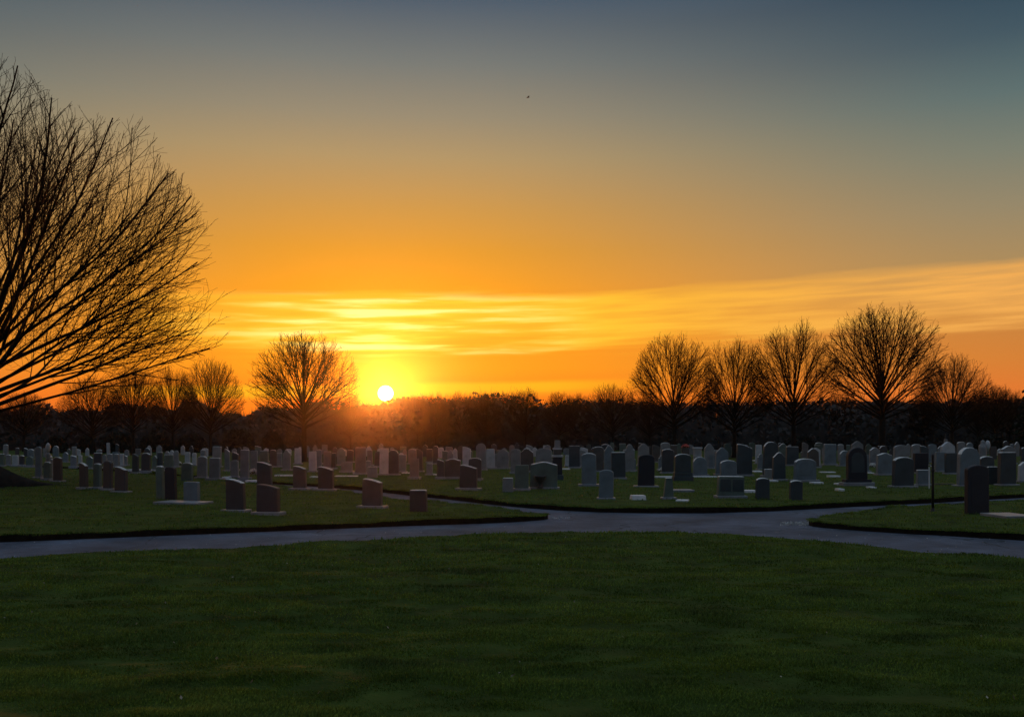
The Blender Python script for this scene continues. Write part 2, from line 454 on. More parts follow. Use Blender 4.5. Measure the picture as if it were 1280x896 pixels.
blades('grass', ['left', 'right', 'centre'], 17.5, 60, 130000, 0.05, 0.012, 0.66)

# ------------------------------------------------------------------ trees
def tubes(name, segs, sides):
    """segs: arrays p0,p1 (N,3), r0,r1 (N)"""
    p0, p1, r0, r1 = segs
    n = len(p0)
    d = p1 - p0; L = np.linalg.norm(d, axis=1, keepdims=True) + 1e-9; d = d / L
    ref = np.where(np.abs(d[:, 2:3]) > 0.9, np.array([[1.0, 0, 0]]), np.array([[0, 0, 1.0]]))
    a = np.cross(d, ref); a /= np.linalg.norm(a, axis=1, keepdims=True) + 1e-9
    b = np.cross(d, a)
    v = np.empty((n, 2 * sides, 3))
    for k in range(sides):
        t = 2 * np.pi * k / sides
        o = a * math.cos(t) + b * math.sin(t)
        v[:, k] = p0 - d * r0[:, None] * .3 + o * r0[:, None]
        v[:, sides + k] = p1 + d * r1[:, None] * .3 + o * r1[:, None]
    base = (np.arange(n) * 2 * sides)[:, None]
    fs = []
    for k in range(sides):
        k2 = (k + 1) % sides
        fs += [base + k, base + k2, base + sides + k2, base + sides + k]
    f = np.concatenate(fs, 1).ravel()
    return v.reshape(-1, 3), f

def make_fan_tree(name, H, fork, env, nprim, seed, rtrunk, rl, sp, frac, ang2, curv, noise, limb_span=.30, q=1.0):
    """bare tree: a leader and fanning limbs that carry laterals, twigs and twiglets out to the crown envelope"""
    rg = random.Random(seed)
    ea = [e[0] for e in env]; ef = [e[1] for e in env]
    RR = H - fork
    P0 = []; P1 = []; R0 = []; R1 = []; LV = []
    def add(a, b, ra, rb, lv):
        P0.append(tuple(a)); P1.append(tuple(b)); R0.append(ra); R1.append(rb); LV.append(lv)
    ph1, ph2 = rg.random() * 6, rg.random() * 6
    def inside(p, k=1.0):
        dz = p[2] - fork; h = math.hypot(p[0], p[1]); d = math.hypot(h, dz)
        if d < .5: return True
        phi = math.degrees(math.atan2(h, dz))
        if phi > ea[-1] + 4: return False
        az = math.atan2(p[1], p[0])
        lim = float(np.interp(phi, ea, ef)) * RR * (1 + .03 * math.sin(4 * az + ph1) + .025 * math.sin(7 * az + ph2 + phi * .12))
        return d < lim * k
    up = Vector((0, 0, 1))
    def side(d, ang, roll):
        a = d.cross(up if abs(d.z) < .95 else Vector((1, 0, 0))).normalized(); b = d.cross(a)
        return (d * math.cos(ang) + (a * math.cos(roll) + b * math.sin(roll)) * math.sin(ang)).normalized()
    def grow(p, d, lv, r0, maxlen, end_k):
        ds = (0.55, 0.40, 0.26, 0.22)[lv] * (1.0 if H < 12 else 1.3)
        path = [(p.copy(), d.copy())]; L = 0
        q_ = p.copy(); dd = d.copy()
        while L < maxlen:
            dd = (dd + up * curv[lv] * ds + Vector((rg.gauss(0, 1), rg.gauss(0, 1), rg.gauss(0, .7))) * noise * ds).normalized()
            q2 = q_ + dd * ds
            if not inside(q2, end_k): break
            q_ = q2; L += ds; path.append((q_.copy(), dd.copy()))
        n = len(path) - 1
        if n < 1:
            e = p + d * ds * .6; add(p, e, r0, rl[3], lv); return
        rend = rl[min(3, lv + 1)] * .8
        for k in range(n):
            t0 = k / n; t1 = (k + 1) / n
            add(path[k][0], path[k + 1][0], r0 + (rend - r0) * t0 ** .8, r0 + (rend - r0) * t1 ** .8, lv)
        if lv >= 3: return
        tot = n * ds; s_ = tot * (.27 if lv == 0 else .12) + rg.random() * sp[lv]; sd = rg.random() * 6.28
        while s_ < tot * .985:
            f = s_ / ds; k = min(int(f), n - 1); w = f - k
            pp = path[k][0].lerp(path[k + 1][0], w); pd = path[k + 1][1]
            sd += 2.4 + rg.uniform(-.4, .4)
            cd = side(pd, R(ang2[lv] + rg.uniform(-9, 9)), sd)
            rem = tot - s_
            ml = max(ds * 1.5, (rem * frac[lv] + tot * (.13, .12, .08)[lv]) * rg.uniform(.6, 1.15))
            rr = min(rl[lv + 1] * (.65 + .5 * rem / tot) * rg.uniform(.8, 1.2), (r0 + (rend - r0) * (s_ / tot) ** .8) * .85)
            grow(pp, cd, lv + 1, rr, ml, rg.uniform(.975, 1.015))
            s_ += sp[lv] * rg.uniform(.6, 1.4)
    # trunk and leader
    zs = [-.15, .1, .3, .7, 1.4, fork]; fl = [2.0, 1.6, 1.32, 1.15, 1.05, 1.0]
    zs = [z for z in zs if z <= fork]; fl = fl[:len(zs) - 1] + [1.0]
    for k in range(len(zs) - 1):
        add((0, 0, zs[k]), (0, 0, zs[k + 1]), rtrunk * fl[k], rtrunk * fl[k + 1], -1)
    p = Vector((0, 0, fork)); top_r = rtrunk
    hs = limb_span * RR; m = 10
    lead = [p.copy()]
    for k in range(1, m + 1):
        lead.append(Vector((rg.gauss(0, .03) * k * .3, rg.gauss(0, .03) * k * .3, fork + hs * k / m)))
    rr_ = lambda t: rtrunk * (1 - .62 * t ** .7)
    for k in range(m): add(lead[k], lead[k + 1], rr_(k / m), rr_((k + 1) / m), -1)
    grow(lead[-1], Vector((rg.gauss(0, .05), rg.gauss(0, .05), 1)).normalized(), 0, rr_(1) * .9, 99, 1.0)
    cmax = math.cos(R(ea[-1]))
    az = rg.random() * 6.28
    for i_ in range(nprim):
        t = (i_ + .5) / nprim
        phi = math.degrees(math.acos(cmax + (math.cos(R(9)) - cmax) * t)) + rg.uniform(-3, 3)
        st = (t ** 1.1) * .95
        k = min(int(st * m), m - 1)
        pp = lead[k].lerp(lead[k + 1], st * m - k)
        az += 2.39996 + rg.uniform(-.25, .25)
        # limbs leave a little flatter than they end; crowd toward the fork
        a_ = R(min(phi + 3, ea[-1] + 2))
        d = Vector((math.sin(a_) * math.cos(az), math.sin(a_) * math.sin(az), math.cos(a_)))
        grow(pp, d, 0, min(rl[0] * rg.uniform(.75, 1.25), rr_(st) * .8), 99, rg.uniform(.975, 1.01))
    P0 = np.array(P0); P1 = np.array(P1); R0 = np.array(R0); R1 = np.array(R1); LV = np.array(LV)
    def sel(mask, sides): return tubes('t', (P0[mask], P1[mask], R0[mask], R1[mask]), sides)
    v1, f1 = sel(LV == -1, 12)
    m1 = npmesh(name + '_trunk', v1, f1, 4); m1.materials.append(M_BARK); m1.shade_smooth()
    va, fa = sel(LV == 0, 7); vb, fb = sel(LV == 1, 4); vc, fc = sel(LV >= 2, 3)
    m2 = npmesh(name + '_branches', np.concatenate([va, vb, vc]), np.concatenate([fa, fb + len(va), fc + len(va) + len(vb)]), 4); m2.materials.append(M_TWIG)
    print(name, 'segments', len(P0))
    return m1, m2

ENV_WIDE = [(0, .98), (22, .955), (33, .925), (43, .88), (57, .80), (65, .75), (71, .68), (75, .60)]
ENV_FAN = [(0, 1.0), (15, .97), (25, .92), (35, .855), (45, .79), (55, .72), (62, .62), (68, .42)]

def place_tree(meshes, u, Y, sx, sz, rz, label, group, name='bare_tree', z=0.0):
    o = empty(name, ((u - 640) / FPX * Y, Y, z), rz)
    o.scale = (sx, sx, sz)
    tag(o, label, 'tree', group)
    link('trunk', meshes[0], None, o); link('branches', meshes[1], None, o)
    return o

# the big tree at the left edge: 39 m away
big = make_fan_tree('big_tree', 18.2, 3.0, ENV_WIDE, 50, 14, .50, (.098, .033, .0125, .0082), (.68, .46, .36), (.68, .48, .46), (26, 28, 30), (.016, .05, .11, .16), .055, .26)
bt = place_tree(big, -22, 39.0, 1.01, 1.03, R(100), 'huge bare spreading tree rising at the left edge of the cemetery', None, 'large_bare_tree')
# its surface roots, spreading over the grass
rootm = bmesh.new()
for a0, L in ((-6, 3.3), (-50, 1.9), (40, 1.6), (95, 1.5), (150, 1.8), (215, 1.7), (270, 1.5)):
    prev = None
    for k in range(9):
        s = k / 8.0
        a = R(a0 + 12 * s); rr = 0.35 + L * s
        bg_ = 1.0 if a0 == -6 else 0.0
        w = (0.42 + .25 * bg_) * (1 - s) ** 1.2 + 0.05; hh = (0.62 + .45 * bg_) * (1 - s) ** 2.0 + 0.03 + .05 * bg_ * (1 - s)
        cx, cy = math.cos(a) * rr, math.sin(a) * rr; px_, py_ = -math.sin(a), math.cos(a)
        ring = [rootm.verts.new((cx + px_ * w * c_, cy + py_ * w * c_, -0.08 + (hh + 0.08) * s_)) for c_, s_ in ((-1, 0), (-.7, .6), (0, 1), (.7, .6), (1, 0))]
        if prev:
            for q in range(4): rootm.faces.new((prev[q], prev[q + 1], ring[q + 1], ring[q]))
        prev = ring
bmesh.ops.recalc_face_normals(rootm, faces=rootm.faces[:])
rme = bpy.data.meshes.new('roots'); rootm.to_mesh(rme); rootm.free(); rme.materials.append(M_BARK); rme.shade_smooth()
ro = link('roots', rme, None, bt); ro.rotation_euler = (0, 0, -R(100))

KF = (0.02, 0.03, 0.04, 0.06, .09, .12, .16)
VARP = ((.064, .024, .0115, .0085), (.40, .29, .26), (.66, .46, .42), (26, 28, 28), (.012, .04, .08, .1), .036, .30)
VAR = [make_fan_tree('tree_a', 10.0, 2.4, ENV_FAN, 38, 3, .20, *VARP), make_fan_tree('tree_b', 10.0, 2.2, ENV_FAN, 34, 8, .19, *VARP),
       make_fan_tree('tree_c', 10.0, 2.0, ENV_FAN, 36, 23, .19, *VARP)]
HWF = 0.545 * 8.1 / 10      # half width of the unit tree relative to its height, about
def T(var, u, vtop, hw, Y, rz, label, group):
    Hm = (VH - vtop) / FPX * Y + CAMH
    wm = hw / FPX * Y
    base = 4.25              # crown half-width of the 10 m model
    return place_tree(VAR[var], u, Y, wm / base, Hm / 10.0, R(rz), label, group)
G1 = 'bare trees in the row at the left'
G2 = 'bare trees in the row at the right'
T(2, 115, 467, 40, 118, 10, 'leftmost and lowest tree of the left-hand row of bare trees', G1)
T(0, 166, 455, 37, 112, 80, 'second tree from the left in the left-hand row of bare trees', G1)
T(1, 216, 455, 30, 114, 150, 'narrow third tree from the left in the left-hand row of bare trees', G1)
T(2, 263, 444, 40, 108, 200, 'round-crowned last tree of the left-hand row, nearest the lone tree', G1)
T(0, 380, 411, 67, 80, 0, 'lone rounded bare tree standing left of the setting sun', 'bare trees standing alone')
T(1, 843, 414, 59, 92, 40, 'leftmost large tree of the right-hand row of bare trees', G2)
T(2, 918, 420, 49, 96, 110, 'second large tree from the left in the right-hand row, lower than its neighbours', G2)
T(1, 992, 399, 58, 94, 290, 'third large tree from the left in the right-hand row of bare trees', G2)
T(0, 1103, 376, 78, 90, 230, 'tallest and widest tree of the right-hand row of bare trees', G2)
T(2, 1190, 440, 46, 118, 20, 'smaller bare tree right of the tallest tree of the right-hand row', G2)
T(1, 766, 478, 36, 138, 70, 'small bare tree left of the right-hand row, rising above the wood', G2)
T(0, 30, 487, 34, 140, 70, 'low bushy bare tree seen under the limbs of the huge left tree', 'small trees on the skyline')
T(0, 1243, 478, 30, 135, 130, 'small round bare tree near the right edge, above the wood', 'small trees on the skyline')
SK = [(438, 494, 16), (522, 492, 14), (545, 490, 15), (577, 488, 18), (607, 489, 17), (634, 491, 14), (657, 483, 17), (699, 487, 18), (722, 489, 14), (812, 490, 18), (1050, 489, 18), (1155, 487, 16), (1222, 484, 16), (1262, 484, 18)]
for i, (u, vt, hw) in enumerate(SK):
    near_w = ('beneath the huge left tree' if u < 150 else 'just left of the lone tree' if u < 340 else 'between the lone tree and the sun' if u < 460 else
              'right of the setting sun' if u < 740 else 'among the right-hand row of trees' if u < 1180 else 'near the right edge')
    T((i * 2 + 1) % 3, u, vt, hw * 1.35, 150 + (i * 7) % 12, i * 47, '%s small bare treetop on the skyline %s' % (['first', 'second', 'third', 'fourth', 'fifth', 'sixth', 'seventh', 'eighth'][[s[0] for s in SK if (
        (s[0] < 150) == (u < 150) and (s[0] < 340) == (u < 340) and (s[0] < 460) == (u < 460) and (s[0] < 740) == (u < 740) and (s[0] < 1180) == (u < 1180))].index(u)], near_w), 'small trees on the skyline')

def leafcloud(n, fn, size, seed):
    rg = np.random.default_rng(seed)
    P = fn(rg, n)
    n = len(P)
    a = rg.normal(size=(n, 3)); a /= np.linalg.norm(a, axis=1, keepdims=True)
    b = rg.normal(size=(n, 3)); b -= a * (a * b).sum(1, keepdims=True); b /= np.linalg.norm(b, axis=1, keepdims=True)
    s = size * (0.5 + rg.random((n, 1)))
    s2 = s * (0.35 + .5 * rg.random((n, 1)))
    v = np.stack([P - a * s, P + b * s2, P + a * s, P - b * s2], 1).reshape(-1, 3)
    return v, np.arange(n * 4)

# the far wood: one mass of twigs and undergrowth
M_THICK = surf('thicket', (0.050, 0.049, 0.048), 1.0, 0.3, 0.3, spec=0.0)
def wood():
    def prof(x):
        return 9.1 + 1.5 * (vnoise(x * .16, 3.3) - .5) + 2.3 * (vnoise(x * .42 + 9, 8.1) - .5) + 0.9 * (vnoise(x * 1.7 + 2, 1.1) - .5)
    def low(X):
        return 1.9 / (1 + np.exp((X + 31) / 2.5)) + .7 / (1 + np.exp(-(X - 24) / 5.0))
    def fn(rg, n):
        X = rg.uniform(-165, 165, n); Y = 153 + rg.random(n) ** .8 * 36
        top = (prof(X + Y * .37) - low(X)) * (Y / 168)
        # keep the notch where the sun sits
        us = X / Y * FPX + 640
        top = np.where(np.abs(us - 482) < 24, np.minimum(top, (VH - 495) / FPX * Y + CAMH), top)
        Z = -0.2 + (top + .2) * (1 - rg.random(n) ** 1.25 * 1.0)
        return np.stack([X, Y, Z], 1)
    v1, f1 = leafcloud(110000, fn, .42, 3)
    # thin upright shoots feathering the top
    rg = np.random.default_rng(12)
    n = 30000
    X = rg.uniform(-165, 165, n); Y = 158 + rg.random(n) * 26
    top = (prof(X + Y * .37) - low(X)) * (Y / 168)
    us = X / Y * FPX + 640
    top = np.where(np.abs(us - 482) < 24, np.minimum(top, (VH - 495) / FPX * Y + CAMH - .3), top)
    z0 = top - rg.random(n) * 2.5; L = .5 + rg.random(n) * 1.3
    p0 = np.stack([X, Y, z0], 1); p1 = p0 + np.stack([rg.normal(size=n) * .35, rg.normal(size=n) * .2, L], 1)
    v2, f2 = tubes('s', (p0, p1, np.full(n, .03), np.full(n, .012)), 3)
    # dense undergrowth core: lumpy ridges of thicket
    V = []; F = []; off = 0
    for yr, hf in ((160, .80), (168, .83), (177, .84)):
        xs = np.arange(-170, 171, .7)
        tp = ((prof(xs + yr * .37) - low(xs)) * (yr / 168)) * hf - .5
        us = xs / yr * FPX + 640
        tp = np.where(np.abs(us - 482) < 30, np.minimum(tp, 9.2), tp)
        for fz, dy in ((-.1, -2.4), (.35, -1.9), (.7, -1.3), (.92, -.6), (1.0, 0), (.92, .6), (.5, 1.6), (-.1, 2.2)):
            V.append(np.stack([xs, yr + dy + (vnoise(xs * .8, fz * 5 + yr) - .5) * 1.6, tp * fz + (vnoise(xs * 1.3 + 40, fz * 7 + yr) - .5) * .5], 1))
        m_ = len(xs)
        for j in range(7):
            a_ = off + j * m_ + np.arange(m_ - 1)
            F.append(np.stack([a_, a_ + 1, a_ + 1 + m_, a_ + m_], 1).ravel())
        off += 8 * m_
    v3 = np.concatenate(V); f3 = np.concatenate(F)
    n12 = len(v1) + len(v2)
    me = npmesh('wood', np.concatenate([v1, v2, v3]), np.concatenate([f1, f2 + len(v1), f3 + n12]), 4)
    me.materials.append(M_WOOD); me.materials.append(M_THICK)
    mi = np.zeros(len(me.polygons), np.int32); mi[-(len(f3) // 4):] = 1; me.polygons.foreach_set('material_index', mi)
    return tag(link('distant_wood', me, M_WOOD), 'dark distant belt of leafless woodland along the horizon', 'woodland', kind='stuff')
wood()

# rounded shrubs in front of the wood
def shrub(u, vtop, hw, Y, label, seed):
    Hh = (VH - vtop) / FPX * Y + CAMH; W = hw / FPX * Y
    def fn(rg, n):
        th = rg.random(n) * 2 * np.pi; cz = rg.random(n)
        rr = 0.72 + .3 * rg.random(n) ** .6 + .08 * (vnoise(th * 3, cz * 4 + seed) - .5)
        s = np.sqrt(1 - (cz * .98) ** 2)
        return np.stack([W * rr * s * np.cos(th), W * rr * s * np.sin(th), Hh * rr * cz * .97 + .05], 1)
    v, f = leafcloud(4200, fn, .16, seed)
    o = empty('shrub', ((u - 640) / FPX * Y, Y, 0))
    tag(o, label, 'shrub', 'rounded shrubs before the wood')
    me = npmesh('shrub_foliage', v, f, 4); link('foliage', me, M_SHRUB, o)
    segs = []
    rg = np.random.default_rng(seed)
    for k in range(7):
        a = rg.random() * 6.28
        segs.append(((0.1 * math.cos(a), .1 * math.sin(a), -.1), (W * .5 * math.cos(a), W * .5 * math.sin(a), Hh * .7)))
    p0 = np.array([s[0] for s in segs]); p1 = np.array([s[1] for s in segs])
    v, f = tubes('s', (p0, p1, np.full(7, .06), np.full(7, .02)), 5)
    link('stems', npmesh('shrub_stems', v, f, 4), M_BARK, o)
SHR = [(70, 545, 14, 'leftmost shrub, low and rounded, behind the tall pale monument'), (108, 543, 10, 'narrow rounded shrub left of the row trees'), (147, 540, 21, 'broad domed shrub behind the second row tree'),
       (195, 541, 21, 'broad domed shrub between the second and third row trees'), (240, 542, 20, 'domed shrub between the third and last row trees'), (298, 536, 22, 'large dark domed shrub right of the last row tree'),
       (340, 540, 14, 'domed shrub left of the lone tree trunk'), (690, 546, 20, 'low shrub behind the stepped monument at the centre'), (1000, 545, 22, 'low shrub behind the third right-hand tree'), (1240, 543, 22, 'low shrub behind the stones at the right edge')]
for i, (u, vt, hw, lb) in enumerate(SHR):
    shrub(u, vt, hw, 128 + (i * 5) % 9, lb, 60 + i)

# dark evergreen at the right edge
def evergreen(u, vtop, Y, label):
    Hh = (VH - vtop) / FPX * Y + CAMH
    o = empty('evergreen_tree', ((u - 640) / FPX * Y, Y, 0)); tag(o, label, 'tree', None)
    def fn(rg, n):
        z = rg.random(n) ** .8; lay = np.floor(z * 11) / 11; fr = (z - lay) * 11
        r = (1 - z * .95) * Hh * .27 * (0.35 + .65 * (1 - fr)) * (rg.random(n) ** .4)
        th = np.floor(rg.random(n) * 9) / 9 * 6.28 + lay * 20 + rg.normal(size=n) * .16
        return np.stack([r * np.cos(th), r * np.sin(th), .8 + z * (Hh - .8) - r * .15], 1)
    v, f = leafcloud(9000, fn, .2, 77)
    link('foliage', npmesh('ever_foliage', v, f, 4), M_EVER, o)
    v, f = tubes('s', (np.array([[0, 0, -.1]]), np.array([[0, 0, Hh * .96]]), np.array([.25]), np.array([.04])), 8)
    link('trunk', npmesh('ever_trunk', v, f, 4), M_BARK, o)
evergreen(1292, 447, 120, 'dark layered evergreen tree cut by the right edge')

# ------------------------------------------------------------------ headstones
def profile(shape, w, h):
    """outline points (x, z) going round the top from the lower right to the lower left"""
    hw = w / 2; P = []
    tp = 0.97
    def arc(cx, cz, rx, rz, a0, a1, n):
        return [(cx + rx * math.cos(R(a0 + (a1 - a0) * i / n)), cz + rz * math.sin(R(a0 + (a1 - a0) * i / n))) for i in range(n + 1)]
    if shape == 'flat':
        rr = min(.03, w * .1)
        P = [(hw, 0), (hw * tp, h - rr), (hw * tp - rr, h), (-hw * tp + rr, h), (-hw * tp, h - rr), (-hw, 0)]
    elif shape == 'arch':
        rise = min(h * .22, w * .22)
        c = arc(0, h - rise, hw * tp, rise, 0, 180, 12)
        P = [(hw, 0)] + c + [(-hw, 0)]
    elif shape == 'round':
        rise = min(hw * tp, h * .6)
        P = [(hw, 0)] + arc(0, h - rise, hw * tp, rise, 0, 180, 18) + [(-hw, 0)]
    elif shape == 'slant':      # high at the left, the top sloping down to the right
        P = [(hw, 0), (hw * .96, h * .86)]
        for i in range(1, 9):
            s = i / 8.0
            P.append((hw * .96 - 2 * hw * .96 * s * .93, h * .86 + h * .14 * math.sin(s * math.pi / 2)))
        P += [(-hw * .97, h * .985), (-hw, 0)]
    elif shape == 'serp':
        P = [(hw, 0), (hw * tp, h * .88)]
        for i in range(1, 16):
            s = i / 16.0; x = hw * tp * (1 - 2 * s)
            P.append((x, h * (.90 + .10 * math.cos(math.pi * (x / hw)) * .5 + .05 * 1)))
        P += [(-hw * tp, h * .88), (-hw, 0)]
    elif shape == 'gable':
        P = [(hw, 0), (hw * .92, h * .80), (hw * .25, h * .97), (0, h), (-hw * .25, h * .97), (-hw * .92, h * .80), (-hw, 0)]
    elif shape == 'shoulder':
        P = [(hw, 0), (hw, h * .78), (hw * .72, h * .80)] + arc(0, h * .80, hw * .66, h * .20, 0, 180, 12) + [(-hw * .72, h * .80), (-hw, h * .78), (-hw, 0)]
    elif shape == 'taper':
        P = [(hw, 0), (hw * .55, h * .5), (hw * .5, h), (-hw * .95, h), (-hw, 0)] if False else [(hw, 0), (hw * .62, h * .97), (hw * .5, h), (-hw * .5, h), (-hw * .62, h * .97), (-hw, 0)]
    return P

def slab_mesh(name, shape, w, h, t, bev=0.012, mat=None, edge=None):
    bm = bmesh.new()
    P = profile(shape, w, h)
    vs_ = [bm.verts.new((x, -t / 2, z)) for x, z in P]
    f = bm.faces.new(vs_)
    r = bmesh.ops.extrude_face_region(bm, geom=[f])
    for g in r['geom']:
        if isinstance(g, bmesh.types.BMVert): g.co.y = t / 2
    bmesh.ops.recalc_face_normals(bm, faces=bm.faces[:])
    ed = [e for e in bm.edges if len(e.link_faces) == 2 and e.calc_face_angle(0) > 0.5]
    if bev > 0:
        bmesh.ops.bevel(bm, geom=ed, offset=bev, segments=2, profile=.5, affect='EDGES', clamp_overlap=True)
    bm.normal_update()
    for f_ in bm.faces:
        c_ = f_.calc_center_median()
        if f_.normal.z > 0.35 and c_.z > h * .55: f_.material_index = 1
    me = bpy.data.meshes.new(name); bm.to_mesh(me); bm.free()
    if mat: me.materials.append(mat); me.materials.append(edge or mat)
    return me

def lathe_mesh(name, prof, n=20, sx=1.0, sy=1.0):
    bm = bmesh.new(); rings = []
    for r_, z in prof:
        rings.append([bm.verts.new((r_ * math.cos(6.2832 * k / n) * sx, r_ * math.sin(6.2832 * k / n) * sy, z)) for k in range(n)])
    for a, b in zip(rings[:-1], rings[1:]):
        for k in range(n): bm.faces.new((a[k], a[(k + 1) % n], b[(k + 1) % n], b[k]))
    bm.faces.new(rings[-1]); bm.faces.new(rings[0][::-1])
    bmesh.ops.recalc_face_normals(bm, faces=bm.faces[:])
    me = bpy.data.meshes.new(name); bm.to_mesh(me); bm.free(); me.shade_smooth()
    return me

def box_mesh(name, w, d, h, bev=.015, z0=0.0, top=1.0, off=(0, 0)):
    bm = bmesh.new()
    vv = [bm.verts.new((off[0] + sx * w / 2 * (top if z else 1), off[1] + sy * d / 2 * (top if z else 1), z0 + z * h)) for z in (0, 1) for sx, sy in ((-1, -1), (1, -1), (1, 1), (-1, 1))]
    for q in ((3, 2, 1, 0), (4, 5, 6, 7), (0, 1, 5, 4), (1, 2, 6, 5), (2, 3, 7, 6), (3, 0, 4, 7)): bm.faces.new([vv[i] for i in q])
    if bev: bmesh.ops.bevel(bm, geom=bm.edges[:], offset=min(bev, h * .3), segments=2, profile=.5, affect='EDGES', clamp_overlap=True)
    me = bpy.data.meshes.new(name); bm.to_mesh(me); bm.free()
    return me

SHAPEW = {'flat': 'square-topped', 'arch': 'arch-topped', 'round': 'round-topped', 'slant': 'slant-topped', 'serp': 'wavy-topped',
          'gable': 'peaked', 'shoulder': 'shouldered', 'taper': 'tapering'}
